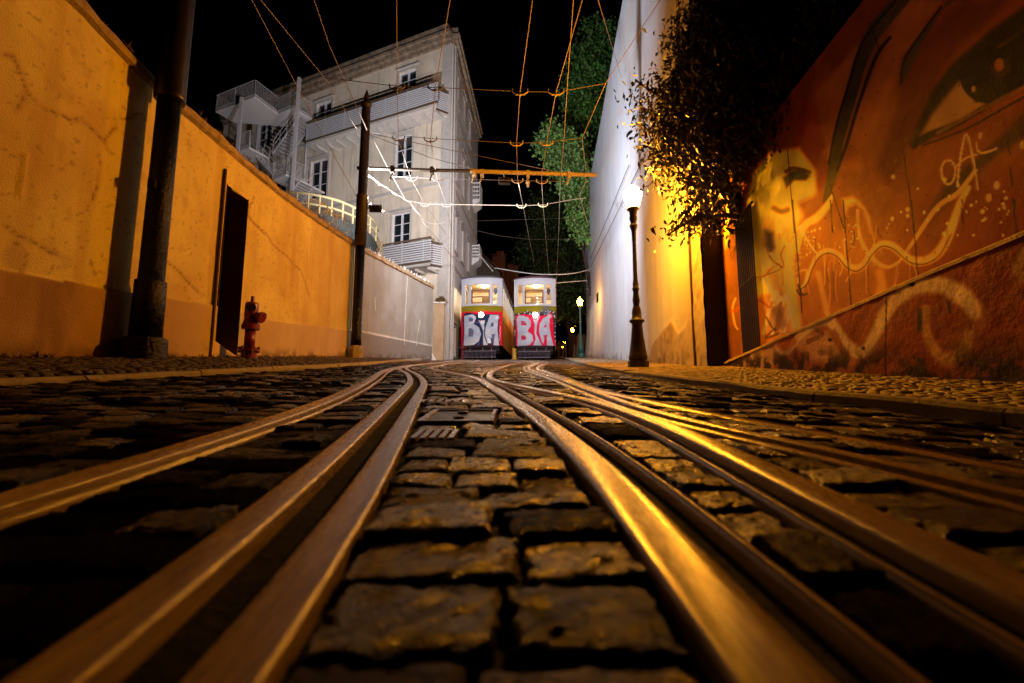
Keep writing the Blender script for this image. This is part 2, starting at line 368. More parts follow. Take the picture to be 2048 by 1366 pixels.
# ---- setts: real blocks laid in courses
def setts(name, courses, zf, m, tint, near_y, h=.05, gap=.010, lift=.006, dome=.006, pale=0.0, gloss=lambda x, y: .15):
    """courses: list of (y0, y1, [(x0,x1)...]); every block gets its own slight height, tilt and tone"""
    V = []; Fq = []; Cc = []; nv = 0
    for y0, y1, segs in courses:
        for x0, x1 in segs:
            near = y0 < near_y
            n = 13 if y0 < min(near_y, 1.1) else 7 if y0 < min(near_y, 2.4) else (5 if near else 4)
            jx = RNG.normal(0, .004, 4); jy = RNG.normal(0, .005, 4)
            a = np.array([(x0 + gap / 2 + jx[0], y0 + gap / 2 + jy[0]), (x1 - gap / 2 + jx[1], y0 + gap / 2 + jy[1]), (x1 - gap / 2 + jx[2], y1 - gap / 2 + jy[2]), (x0 + gap / 2 + jx[3], y1 - gap / 2 + jy[3])])
            t = np.array({13: [0, .03, .09, .18, .28, .39, .5, .61, .72, .82, .91, .97, 1], 7: [0, .05, .2, .5, .8, .95, 1], 5: [0, .09, .5, .91, 1], 4: [0, .12, .88, 1]}[n]); U, Wv = np.meshgrid(t, t)
            P = (a[0] * ((1 - U) * (1 - Wv))[..., None] + a[1] * (U * (1 - Wv))[..., None] + a[2] * (U * Wv)[..., None] + a[3] * ((1 - U) * Wv)[..., None])
            edge = np.minimum(np.minimum(U, 1 - U), np.minimum(Wv, 1 - Wv))
            cx, cy = a.mean(0)
            hh = RNG.normal(0, .0035) + lift; tx, ty = RNG.normal(0, .03, 2)
            e2 = 1 - (1 - np.clip(edge * 3, 0, 1)) ** 2
            z = zf(P[..., 0], P[..., 1]) + hh + tx * (P[..., 0] - cx) + ty * (P[..., 1] - cy) - dome * (1 - e2) + (RNG.normal(0, .0020 if n < 13 else .0012, U.shape) if n > 4 else 0)
            rim = edge <= 1e-6
            z = np.where(rim, z - (.012 if n > 4 else .016), z)
            Pin = P + (RNG.normal(0, .0022, P.shape) if n > 4 else 0)
            V.append(np.concatenate([Pin.reshape(-1, 2), z.reshape(-1, 1)], 1))
            i = (np.arange(n - 1)[:, None] * n + np.arange(n - 1)[None, :]).ravel() + nv
            Fq.append(np.stack([i, i + 1, i + 1 + n, i + n], 1))
            far = 1 + pale * np.clip((cy - 8) / 4, 0, 1) + (1.6 * np.clip((cy - 2.5) / 3, 0, 1) * (cx > .6) if pale else 0); far = far * (glint_gain(cx, cy) if pale else 1); tone = np.array(tint) * (RNG.uniform(.55, 1.5)) * (1 + RNG.normal(0, .06, 3)) * far  # crest and lamp-side blocks paler: flood and lamp light put into the tint
            Cc.append(np.tile(np.append(np.clip(tone, .004, .8), gloss(cx, cy)), (n * n, 1))); nv += n * n
    return np_mesh(name, np.concatenate(V), np.concatenate(Fq), m, np.concatenate(Cc), smooth=True)
def glint_gain(x, y):  # brightens the tint between the rails, standing in for reflected glints
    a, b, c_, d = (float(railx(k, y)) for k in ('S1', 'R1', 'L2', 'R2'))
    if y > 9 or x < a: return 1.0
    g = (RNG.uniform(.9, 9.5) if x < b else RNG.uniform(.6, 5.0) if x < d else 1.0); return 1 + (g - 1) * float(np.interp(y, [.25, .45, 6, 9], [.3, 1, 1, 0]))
def split(x0, x1, wmin, wmax):
    L = x1 - x0
    if L < .035: return []
    n = max(1, int(round(L / RNG.uniform(wmin, wmax)))); w = RNG.uniform(.75, 1.25, n); c = np.concatenate([[0], np.cumsum(w)]) / w.sum() * L + x0
    return list(zip(c[:-1], c[1:]))
# cover plate and grates leave holes in the courses
gpl = [ground_pt(x, y) for x, y in ((852, 845), (1000, 845), (968, 821), (868, 821))]
PLATE = (min(p[0] for p in gpl), max(p[0] for p in gpl) - .02, min(p[1] for p in gpl), max(p[1] for p in gpl))
g2 = [ground_pt(x, y) for x, y in ((816, 880), (910, 880), (905, 862), (820, 862))]
GRATE = (g2[0][0], g2[1][0], g2[0][1], g2[2][1])
HOLES = [(PLATE[0] - .01, PLATE[1] + .01, PLATE[2] - .01, PLATE[3] + .01), (GRATE[0] - .01, GRATE[1] + .01, GRATE[2] - .01, GRATE[3] + .01)]
cs = []; y = 0.12
while y < 29.5:
    d = RNG.uniform(.085, .115) if y < 12 else RNG.uniform(.12, .17)
    ym = y + d / 2
    bands = []
    for k in SECT:
        cx = float(railx(k, ym)); sl = abs(float(railx(k, ym + .1) - railx(k, ym - .1))) / .2
        bands.append((cx + BAND[k][0] - .004 - sl * d * .45, cx + BAND[k][1] + .004 + sl * d * .45))
    for hx0, hx1, hy0, hy1 in HOLES:
        if ym > hy0 - .03 and ym < hy1 + .03: bands.append((hx0, hx1))
    bands.sort(); xl = float(kl(ym)) if ym < 18 else -3.4; xr = float(kr(ym)); segs = []; cur = xl
    for b0, b1 in bands:
        if b0 > cur: segs += split(cur, b0, .10 if y < 12 else .14, .17 if y < 12 else .2)
        cur = max(cur, b1)
    segs += split(cur, xr, .11, .19)
    cs.append((y, y + d, segs)); y += d
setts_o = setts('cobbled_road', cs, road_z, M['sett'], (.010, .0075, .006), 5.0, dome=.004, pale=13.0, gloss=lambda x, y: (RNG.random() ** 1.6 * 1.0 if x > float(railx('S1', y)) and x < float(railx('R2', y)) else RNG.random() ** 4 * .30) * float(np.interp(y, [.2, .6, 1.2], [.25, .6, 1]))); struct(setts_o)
# far part of the street as one sheet
sheet('street', np.linspace(-4, 14.5, 12), np.linspace(29.5, 150, 30), lambda x, y: CAMZ + SLOPE * y - .205 + 0 * x, M['sett'])
# ---- kerbs and pavements
def kerb(name, K, side, y0, y1, top, base):
    mb = MB(); y = y0
    while y < y1:
        L = RNG.uniform(.7, 1.15); ya, yb = y + .006, min(y + L, y1) - .006; n = 4; vs = []
        dz = RNG.normal(0, .006)
        for t in np.linspace(0, 1, n):
            yy = ya + (yb - ya) * t; x = float(np.interp(yy, K[:, 0], K[:, 1])); o = .15 * side
            zt = float(top(x + o * .5, yy)) + dz + RNG.normal(0, .003); zb = float(base(x, yy)) - .05; c = .018
            vs += [(x, yy, zb), (x + RNG.normal(0, .004), yy, zt - c), (x + c * side, yy, zt), (x + o, yy, zt), (x + o, yy, zb)]
        fs = []
        for i in range(n - 1):
            for k in range(4): fs.append((i * 5 + k, i * 5 + k + 1, (i + 1) * 5 + k + 1, (i + 1) * 5 + k))
        fs += [(0, 1, 2, 3, 4), tuple((n - 1) * 5 + k for k in range(5))]
        mb.add(vs, fs); y += L
    return struct(mb.build(name, M['kerb'], smooth=False))
kerb('kerb', KR, 1, -1.5, 60, lambda x, y: rpav_z(kr(y), y) + .004, road_z)
kerb('kerb', KL, -1, -1.5, 18, lambda x, y: lpav_z(kl(y), y) + .004, road_z)
def pave(fx0, fx1, y0, y1):
    out = []; y = y0
    while y < y1:
        d = RNG.uniform(.065, .085) if y < 9 else RNG.uniform(.1, .14); ym = y + d / 2
        out.append((y, y + d, split(float(fx0(ym)), float(fx1(ym)), .065 if y < 9 else .1, .1 if y < 9 else .15))); y += d
    return out
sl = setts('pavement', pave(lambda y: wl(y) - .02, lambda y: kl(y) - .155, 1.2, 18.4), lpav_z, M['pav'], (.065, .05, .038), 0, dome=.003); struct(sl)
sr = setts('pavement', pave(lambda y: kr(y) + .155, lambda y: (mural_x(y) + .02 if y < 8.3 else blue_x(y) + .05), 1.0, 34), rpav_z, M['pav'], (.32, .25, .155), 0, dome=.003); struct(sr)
sheet('pavement_bed', np.linspace(-.0, 1, 6), np.linspace(-2, 18.4, 30), lambda x, y: 0 * x, M['dirt'])
bed = bpy.data.objects['pavement_bed']
for v in bed.data.vertices:
    t, yy = v.co.x, v.co.y; x = float(wl(yy)) - .05 + t * (float(kl(yy)) - .15 - float(wl(yy)) + .05); v.co.x = x; v.co.z = float(lpav_z(x, yy)) - .02
sheet('pavement_bed', np.linspace(0, 1, 6), np.linspace(-2, 60, 60), lambda x, y: 0 * x, M['dirt'])
bed = bpy.data.objects['pavement_bed.001']
for v in bed.data.vertices:
    t, yy = v.co.x, v.co.y; x0 = float(kr(yy)) + .15; x = x0 + t * (float(blue_x(yy)) + .5 - x0); v.co.x = x; v.co.z = float(rpav_z(x, yy)) - .02
# ---- iron covers in the track bed
zz = lambda x, y: float(road_z(x, y))
cx, cy = (PLATE[0] + PLATE[1]) / 2, (PLATE[2] + PLATE[3]) / 2
t = thing('cover_plate', 'dark rectangular iron cover plate with two round lugs between the slot and the golden rail', 'cover plate', (cx, cy, zz(cx, cy)))
pf = lambda x, yv, z: (x, yv, zz(x, yv) + z)
MB().fbox(pf, PLATE[0] + .012, PLATE[1] - .012, PLATE[2] + .012, PLATE[3] - .012, -.02, .000).build('plate', M['black_iron'], t)
mb = MB()
for a in ((PLATE[0], PLATE[1], PLATE[2], PLATE[2] + .011), (PLATE[0], PLATE[1], PLATE[3] - .011, PLATE[3]), (PLATE[0], PLATE[0] + .02, PLATE[2] + .0112, PLATE[3] - .0112), (PLATE[1] - .011, PLATE[1], PLATE[2] + .0112, PLATE[3] - .0112)):
    mb.fbox(pf, *a, -.02, .006)
mb.build('rim', M['steel'], t)
for q in (.3, .72):
    MB().lathe([(.018, 0), (.018, .006), (.012, .008)], pf(cx, PLATE[2] + (PLATE[3] - PLATE[2]) * q, .0), 12).build('lug', M['steel'], t)
def grate(x0, x1, y0, y1, n, label):
    t = thing('drain_grate', label, 'drain grate', ((x0 + x1) / 2, (y0 + y1) / 2, zz(x0, y0)))
    MB().fbox(pf, x0, x1, y0, y1, -.03, -.012).build('tray', M['rust'], t)
    mb = MB(); w = (x1 - x0) / n
    for i in range(n): mb.fbox(pf, x0 + i * w + w * .2, x0 + i * w + w * .8, y0, y1, -.0118, .006)
    mb.build('grate_bars', M['steel'], t)
grate(*GRATE, 5, 'small steel drain grate with bright bars, in front of the dark cover plate')
a = ground_pt(842, 806); grate(a[0] - .02, a[0] + .2, a[1], a[1] + .1, 6, 'small steel drain grate behind the dark cover plate')
a = ground_pt(845, 772); grate(a[0] - .02, a[0] + .24, a[1], a[1] + .14, 6, 'farthest small steel drain grate, left of the rail crossing')
# ================================================================== LEFT WALL
def wall_pt(px, py):          # photograph point -> (y along wall, z) on the left wall
    lo, hi = 2.0, 18.2
    f = lambda Y: at(px, py, Y).x - float(wl(Y))
    for _ in range(60):
        m = (lo + hi) / 2
        if f(lo) * f(m) <= 0: hi = m
        else: lo = m
    p = at(px, py, lo); return (p.y, p.z)
TOPP = [(150, 0), (270, 130), (370, 222), (460, 300), (560, 385), (650, 450), (712, 490), (725, 499), (862, 572)]
TW = sorted([wall_pt(*p) for p in TOPP]); TY = [-2] + [p[0] for p in TW]; TZ = [TW[0][1] - .05] + [p[1] for p in TW]
wtop = lambda y: np.interp(y, TY, TZ)
PLW = [wall_pt(*p) for p in ((2, 541), (215, 578), (440, 613), (535, 640), (710, 662), (860, 692))]
ptop = lambda y: np.interp(y, [p[0] for p in PLW], [p[1] for p in PLW])
wbase = lambda y: lpav_z(wl(y), y)
DY0, DY1 = wall_pt(427, 690)[0], wall_pt(472, 700)[0]
DZ1 = wall_pt(456, 372)[1]
Z1 = lambda zx, zy: wall_pt(zx / 2.926, zy / 2.926)
Z2 = lambda zx, zy: wall_pt(zx / 2.926, 400 + zy / 2.926)
def left_wall(name, y0, y1, m, white, door):
    nz = 150; ys = np.arange(y0, y1 + 1e-6, .025)
    if door: ys = np.sort(np.concatenate([ys[(abs(ys - DY0) > .013) & (abs(ys - DY1) > .013)], [DY0, DY1]]))
    Yg, Tg = np.meshgrid(ys, np.linspace(0, 1, nz), indexing='ij')
    zb = wbase(Yg) - .05; Zg = zb + (wtop(Yg) - zb) * Tg; Xg = wl(Yg).copy()
    pl = Zg < ptop(Yg); Xg = Xg + np.where(pl, .022, 0) + .012 * (fbm(Yg * 1.3, Zg * 1.3, 5) - .5) + .004 * (fbm(Yg * 9, Zg * 9, 6) - .5)
    y = Yg.ravel(); z = Zg.ravel(); n = fbm(y * .8, z * .8, 3); n2 = fbm(y * 6, z * 6, 9)
    if white:
        C = np.tile(np.array([.27, .265, .25]), (y.size, 1)); mixc(C, sstep(.5, .75, n), (.22, .205, .18), .6)
        mixc(C, pl.ravel().astype(float), (.19, .175, .165)); mixc(C, sstep(.045, .01, abs(z - ptop(y) - .03)), (.6, .58, .55), .8)
        for p in (((815, 548), (808, 690)), ((840, 640), (832, 690)), ((750, 595), (751, 620))):
            mixc(C, sstep(.02, .008, seg_dist(y, z, [wall_pt(*q) for q in p])), (.8, .78, .74), .9)
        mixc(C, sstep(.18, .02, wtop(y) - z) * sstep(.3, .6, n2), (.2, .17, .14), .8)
    else:
        C = np.tile(np.array([.66, .54, .20]), (y.size, 1)); mixc(C, sstep(.45, .7, n), (.50, .34, .11), .6)
        mixc(C, sstep(.62, .75, n2), (.42, .28, .10), .35); mixc(C, sstep(.55, .8, fbm(y * 4, z * .35, 24)), (.40, .24, .08), .45); mixc(C, sstep(.7, .78, fbm(y * 22, z * 22, 25)), (.22, .12, .04), .6)
        hue = sstep(9.6, 9.7, y); mixc(C, hue, (.52, .37, .12), .5)
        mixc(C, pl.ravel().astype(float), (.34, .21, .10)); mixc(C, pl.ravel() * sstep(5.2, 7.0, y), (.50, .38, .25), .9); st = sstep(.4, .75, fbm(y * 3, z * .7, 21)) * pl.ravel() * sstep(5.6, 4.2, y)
        mixc(C, st, (.16, .08, .05), .8)
        cr = [[Z1(*p) for p in c] for c in ([(25, 325), (60, 330), (85, 340), (105, 390), (120, 430), (155, 530), (200, 595), (260, 635), (345, 665), (410, 705), (460, 695), (520, 735), (570, 790), (605, 825), (632, 880)],
              [(605, 825), (650, 770), (682, 745)], [(150, 540), (120, 600), (85, 650)], [(720, 695), (760, 690), (800, 665), (830, 668)], [(1450, 1260), (1455, 1200), (1480, 1180), (1485, 1150)], [(1410, 1215), (1470, 1290), (1540, 1366)], [(585, 950), (575, 1080), (540, 1180)])]
        cr += [[Z2(*p) for p in c] for c in ([(30, 145), (60, 175), (100, 210), (190, 240), (260, 285), (320, 320), (410, 350)], [(90, 255), (125, 275), (140, 300), (150, 350), (140, 380), (122, 405)],
              [(1410, 40), (1480, 130), (1560, 200), (1595, 260), (1640, 300), (1680, 330), (1720, 380), (1760, 410), (1815, 575)], [(970, 355), (1040, 410), (1090, 470), (1160, 540)], [(1390, 320), (1400, 420)])]
        for c in cr:
            wv = .007 + .006 * n2
            d = seg_dist(y + .02 * (n2 - .5), z + .02 * (fbm(y * 8, z * 8, 33) - .5), c)
            mixc(C, sstep(1.0, .35, d / wv), (.07, .035, .02), .85); mixc(C, sstep(.05, .012, d), (.36, .22, .11), .35)
            Xg -= (sstep(1.6, .3, d / wv) * .006).reshape(Xg.shape)
        d = seg_dist(y, z, [Z1(145, 905), Z1(132, 1000), Z1(112, 1150)]); Xg += (sstep(.035, .008, d) * .02).reshape(Xg.shape)
        b = poly_mask(y, z, [Z2(30, 290), Z2(80, 260), Z2(135, 290), Z2(150, 350), Z2(130, 405), Z2(60, 400), Z2(20, 350)], .03); mixc(C, b, (.36, .24, .13), .5); Xg += (b * .008).reshape(Xg.shape)
        g = poly_mask(y, z, [Z2(1392, 590), Z2(1402, 640), Z2(1408, 760), Z2(1398, 900), Z2(1384, 900), Z2(1380, 640)], .02); mixc(C, g, (.42, .42, .40), .9)
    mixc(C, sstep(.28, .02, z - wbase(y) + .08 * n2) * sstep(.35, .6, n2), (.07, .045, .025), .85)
    Xg[:, -1] = Xg[:, -1]
    V = np.stack([Xg, Yg, Zg], -1).reshape(-1, 3); ny = len(ys)
    ii, jj = np.meshgrid(np.arange(ny - 1), np.arange(nz - 1), indexing='ij'); i = (ii * nz + jj)
    keep = np.ones(i.shape, bool)
    if door:
        ym = (ys[:-1] + ys[1:])[:, None] / 2; zm = (Zg[:-1, :-1] + Zg[1:, 1:]) / 2; keep = ~((ym > DY0) & (ym < DY1) & (zm < DZ1))
    i = i[keep]
    Fq = np.stack([i, i + nz, i + nz + 1, i + 1], 1)
    root = thing(name, 'tall pale plastered wall with jagged shards on top, right of the tapering tram pole' if white else 'long tall ochre plastered wall with cracks and a stained plinth, left of the street', 'wall', (float(wl(y0)), y0, float(wbase(y0))))
    np_mesh('plaster_face', V, Fq, m, C, root, smooth=True)
    # body behind the face, and the coping
    mb = MB(); yy = np.linspace(y0, y1, 60); prof = []
    for a in yy:
        x = float(wl(a)); zt = float(wtop(a)); r = RNG.normal(0, .012)
        prof.append([(x - .03, a, zt - .10), (x + .055, a, zt - .05 + r), (x + .06, a, zt + .02 + r), (x + .0, a, zt + .10 + RNG.normal(0, .02)), (x - .3, a, zt + .13 + RNG.normal(0, .02)), (x - .45, a, zt - .02)])
    n = 6
    mb.add([p for q in prof for p in q], [(i * n + k, i * n + k + 1, (i + 1) * n + k + 1, (i + 1) * n + k) for i in range(59) for k in range(n - 1)] + [tuple(range(n)), tuple(59 * n + k for k in range(n))])
    mb.build('coping', M['coping'], root)
    mb = MB(); vs = []
    for a in (yy if not door else np.concatenate([yy])):
        x = float(wl(a)); vs += [(x - .42, a, float(wbase(a)) - .2), (x - .42, a, float(wtop(a)) - .03)]
    mb.add(vs, [(2 * i, 2 * i + 1, 2 * i + 3, 2 * i + 2) for i in range(59)]); mb.build('back_face', M['dirt'], root)
    mb = MB()
    for a in (y0, y1):
        x = float(wl(a)); mb.add([(x + .0, a, float(wbase(a)) - .1), (x - .42, a, float(wbase(a)) - .1), (x - .42, a, float(wtop(a)) - .02), (x + .0, a, float(wtop(a)) - .02)], [(0, 1, 2, 3)])
    mb.build('end_face', m, root); return root
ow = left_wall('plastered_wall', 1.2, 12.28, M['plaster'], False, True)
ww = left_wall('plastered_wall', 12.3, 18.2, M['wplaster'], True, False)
# doorway in the ochre wall
xd = float(wl(DY0)); zb0, zb1 = float(wbase(DY0)), float(wbase(DY1))
mb = MB(); R = .34
mb.add([(xd + .02, DY1, zb1 - .05), (xd - R, DY1, zb1 - .05), (xd - R, DY1, DZ1 + .02), (xd + .02, DY1, DZ1 + .02)], [(0, 1, 2, 3)])
mb.add([(xd + .02, DY0, zb0 - .05), (xd - R, DY0, zb0 - .05), (xd - R, DY0, DZ1 + .02), (xd + .02, DY0, DZ1 + .02)], [(0, 1, 2, 3)])
mb.add([(xd + .012, DY0, DZ1), (xd - R, DY0, DZ1), (xd - R, DY1, DZ1), (xd + .012, DY1, DZ1)], [(0, 1, 2, 3)])
mb.build('door_reveal', mat('reveal_plaster', (.13, .055, .03), .9, var=.3, bump=.3), ow)
dr = MB().box(xd - R - .05, xd - R + .03, DY0 + .01, DY1 - .01, zb0 - .05, DZ1 - .005).build('door', M['door'], ow)
mb = MB()
for q in range(2):
    for w in range(2):
        ya = DY0 + .07 + w * (DY1 - DY0 - .08) / 2; mb.box(xd - R + .0302, xd - R + .045, ya, ya + (DY1 - DY0 - .2) / 2, zb0 + .15 + q * 1.05, zb0 + 1.05 + q * 1.05)
mb.build('door_panels', M['door'], dr)
MB().poly_prism([(xd + .03, DY0 - .1, zb0 - .06), (xd + .03, DY0 - .1, zb0 + .26), (xd + .03, DY1 + .0, zb1 + .0), (xd + .03, DY1, zb1 - .06)], (-R + .02, 0, 0)).build('door_step', M['plaster'], ow).data.attributes.new('Col', 'FLOAT_COLOR', 'POINT').data.foreach_set('color', [.6, .44, .26, 1] * 8)
yp = wall_pt(424, 640)[0]
MB().tube([(xd + .03, yp - .02, float(wbase(yp)) + .0), (xd + .03, yp - .02, wall_pt(437, 330)[1])], .022, 8).build('conduit', mat('ochre_conduit', (.05, .025, .012), .6), ow)
# weeds on the coping and at the foot of the wall
mb = MB()
for k in range(420):
    yy = random.uniform(2.2, 12.2); x = float(wl(yy)); 
    if random.random() < .6: bx, bz = x + random.uniform(-.25, .05), float(wtop(yy)) + .09; h = random.uniform(.02, .1) * (1.8 if random.random() < .08 else 1)
    else: bx, bz = x + random.uniform(.03, .08), float(wbase(yy)) - .01; h = random.uniform(.02, .07)
    for q in range(3):
        dx, dy = random.uniform(-.05, .05), random.uniform(-.05, .05); w = random.uniform(.004, .01)
        mb.add([(bx - w, yy - w, bz), (bx + w, yy + w, bz), (bx + dx, yy + dy, bz + h)], [(0, 1, 2)])
tag(mb.build('weeds', M['plant'], fix=False), 'dry weeds and moss growing on the ochre wall top and foot', 'weeds', kind='stuff')
# shards along the pale wall
mb = MB(); yy = 12.5
while yy < 18.1:
    x = float(wl(yy)) - .05; z = float(wtop(yy)) + .09; h = random.uniform(.05, .2); w = random.uniform(.03, .07)
    mb.add([(x, yy - w, z - .03), (x, yy + w, z - .03), (x - .05, yy + w, z - .03), (x - .05, yy - w, z - .03), (x - .02 + random.uniform(-.03, .03), yy + random.uniform(-w, w), z + h), (x - .03, yy + w * .5, z + h * .6)], [(0, 1, 5, 4), (1, 2, 5), (2, 3, 4, 5), (3, 0, 4)]); yy += random.uniform(.05, .13)
mb.build('glass_shards', M['shard'], ww)
# razor wire coil on the ochre wall near the pole
mb = MB(); pts = []
for k in range(150):
    t = k / 149; yy = 10.3 + t * 1.75; a = t * 2 * math.pi * 5; r = .27 + .05 * math.sin(k * .7)
    pts.append((float(wl(yy)) - .2 + r * .55 * math.cos(a) , yy + .22 * math.cos(a), float(wtop(yy)) + .36 + r * math.sin(a)))
mb.tube(pts, .009, 5)
for i in range(0, 150, 2):
    p = Vector(pts[i]); mb.tube([p + Vector((0, -.03, .012)), p + Vector((0, .03, -.012))], .005, 3)
tag(mb.build('razor_wire', M['galv']), 'coils of silvery razor wire on top of the ochre wall beside the tram pole', 'razor wire')

# ================================================================== RIGHT: BLUE-WHITE BUILDING END
BZ = at(1270, 0, 15.5).z; BY0, BY1 = 8.3, 35.0
def blue_pt(px, py):
    a = (px - 1024) / F; b = (683 - py) / F; k = 2.91 / (a - .083 * (CT - b * ST)); return ((CT - b * ST) * k, CAMZ + (ST + b * CT) * k)
ys = np.concatenate([np.arange(BY0, 13, .04), np.arange(13, BY1 + .01, .14)]); zs = np.concatenate([np.linspace(-.3, 2.8, 78), np.linspace(2.88, BZ, 95)])
Yg, Zg0 = np.meshgrid(ys, zs, indexing='ij'); zb = rpav_z(blue_x(Yg), Yg)
Zg = Zg0 + np.where(Zg0 < 9, (zb - .08 + .3) * (1 - np.clip(Zg0 / 9, 0, 1)), 0)
y = Yg.ravel(); z = Zg.ravel(); n = fbm(y * .5, z * .5, 40); n2 = fbm(y * 5, z * 5, 41); n3 = fbm(y * 3.0, z * .5, 44)
C = np.tile(np.array([.66, .72, .86]), (y.size, 1)); mixc(C, sstep(.5, .72, n3), (.60, .56, .55), .5); mixc(C, sstep(.5, .75, n), (.74, .70, .68), .6)
mixc(C, sstep(11.5, 8.6, y), (.29, .22, .14), .9); rough = poly_mask(y, z, [blue_pt(*p) for p in ((1290, 760), (1305, 690), (1330, 655), (1345, 640), (1358, 668), (1375, 645), (1388, 560), (1384, 470), (1425, 470), (1425, 760))], .08)  # darker ochre near the corner: the lamp's golden glow put into the wall colour
mixc(C, rough, (.42, .34, .25)); mixc(C, rough * sstep(.5, .68, n2), (.25, .18, .12), .7)
mixc(C, sstep(.04, .012, seg_dist(y, z, [blue_pt(*p) for p in ((1292, 715), (1300, 690), (1296, 660), (1290, 640))])), (.5, .38, .28), .6)
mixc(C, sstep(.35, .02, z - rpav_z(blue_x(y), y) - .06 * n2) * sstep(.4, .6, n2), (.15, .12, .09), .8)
Xg = blue_x(Yg) + .01 * (n - .5).reshape(Yg.shape) - (rough * (.03 + .05 * (n2 - .4))).reshape(Yg.shape) - .25 * np.clip(1 - (Zg - zb) / 2.4, 0, 1) ** 1.5 * np.clip((Yg - 27) / 6, 0, 1)
root = thing('plastered_building', 'tall windowless blue-white rendered building side behind the near street lamp', 'building', (float(blue_x(BY0)), BY0, float(rpav_z(3.6, BY0))))
nz = len(zs); ii, jj = np.meshgrid(np.arange(len(ys) - 1), np.arange(nz - 1), indexing='ij'); i = (ii * nz + jj).ravel()
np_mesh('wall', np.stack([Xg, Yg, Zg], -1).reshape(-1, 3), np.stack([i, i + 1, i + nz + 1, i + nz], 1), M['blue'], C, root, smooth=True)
mb = MB(); x0, x1 = float(blue_x(BY0)), float(blue_x(BY1))
mb.add([(x0, BY0, -.2), (x0 + 4, BY0, -.2), (x0 + 4, BY0, BZ), (x0, BY0, BZ), (x1, BY1, -.2), (x1 + 4, BY1, -.2), (x1 + 4, BY1, BZ), (x1, BY1, BZ)], [(0, 1, 2, 3), (4, 5, 6, 7), (3, 2, 6, 7), (1, 5, 6, 2)])
mb.build('end_wall', mat('end_wall_shade', (.03, .024, .02), .9, var=.4, bump=.5, bscale=15), root)  # near-black colour: shade on the end wall put into its render
# pipes on the near corner, little slit opening
yq = blue_pt(1391, 640)[0]
MB().tube([(float(blue_x(yq)) - .05, yq, float(rpav_z(3.6, yq)) + .0), (float(blue_x(yq)) - .05, yq, blue_pt(1385, 640)[1] + .02), (float(blue_x(yq)) - .04, yq + .02, blue_pt(1381, 470)[1]), (float(blue_x(yq)) - .04, yq + .02, 9.)], .026, 8).build('drainpipe', mat('rusty_pipe', (.07, .045, .03), .7, var=.4, vscale=12), root)
sa, sb = blue_pt(1196, 590), blue_pt(1197, 602)
MB().box(float(blue_x(sa[0])) - .04, float(blue_x(sa[0])) + .1, sa[0] - .35, sa[0] + .35, sb[1], sa[1] + .12).build('slit_opening', M['dirt'], root)

# ================================================================== RIGHT: MURAL WALL
mz_top = at(1630, 182, 5.6).z
def mur_pt(px, py, off=0.0):
    a = (px - 1024) / F; b = (683 - py) / F; k = (3.27 + off) / (a - .0825 * (CT - b * ST)); return ((CT - b * ST) * k, CAMZ + (ST + b * CT) * k)
LED = [mur_pt(1420, 742), mur_pt(1450, 730), mur_pt(1560, 683), mur_pt(1650, 644), mur_pt(1760, 597), mur_pt(1880, 546), mur_pt(2048, 478)]
LED = sorted(LED); s0 = (LED[1][1] - LED[0][1]) / (LED[1][0] - LED[0][0]); LED = [(.8, LED[0][1] + s0 * (.8 - LED[0][0]))] + LED + [(9, LED[-1][1] - .1)]
ledge = lambda y: np.interp(y, [p[0] for p in LED], [p[1] for p in LED])
MY0, MY1 = 1.0, 8.28
A1 = lambda zx, zy: (1350 + zx * .3412, zy * .3411)
A2 = lambda zx, zy: (1350 + zx * .3412, 400 + zy * .3411)
A3 = lambda zx, zy: (1400 + zx * .2783, 380 + zy * .2783)
def stroke_mask(u, v, pts, w, soft, sm=True):
    if np.isscalar(w): return sstep(1.0 + soft, 1.0 - soft, seg_dist(u, v, smooth_pts(pts) if sm else pts) / w)
    q = [(p[0], p[1], ww) for p, ww in zip(pts, w)]; q = smooth_pts(q) if sm else q
    return sstep(1.0 + soft, 1.0 - soft, seg_dist(u, v, [p[:2] for p in q], [p[2] for p in q]))
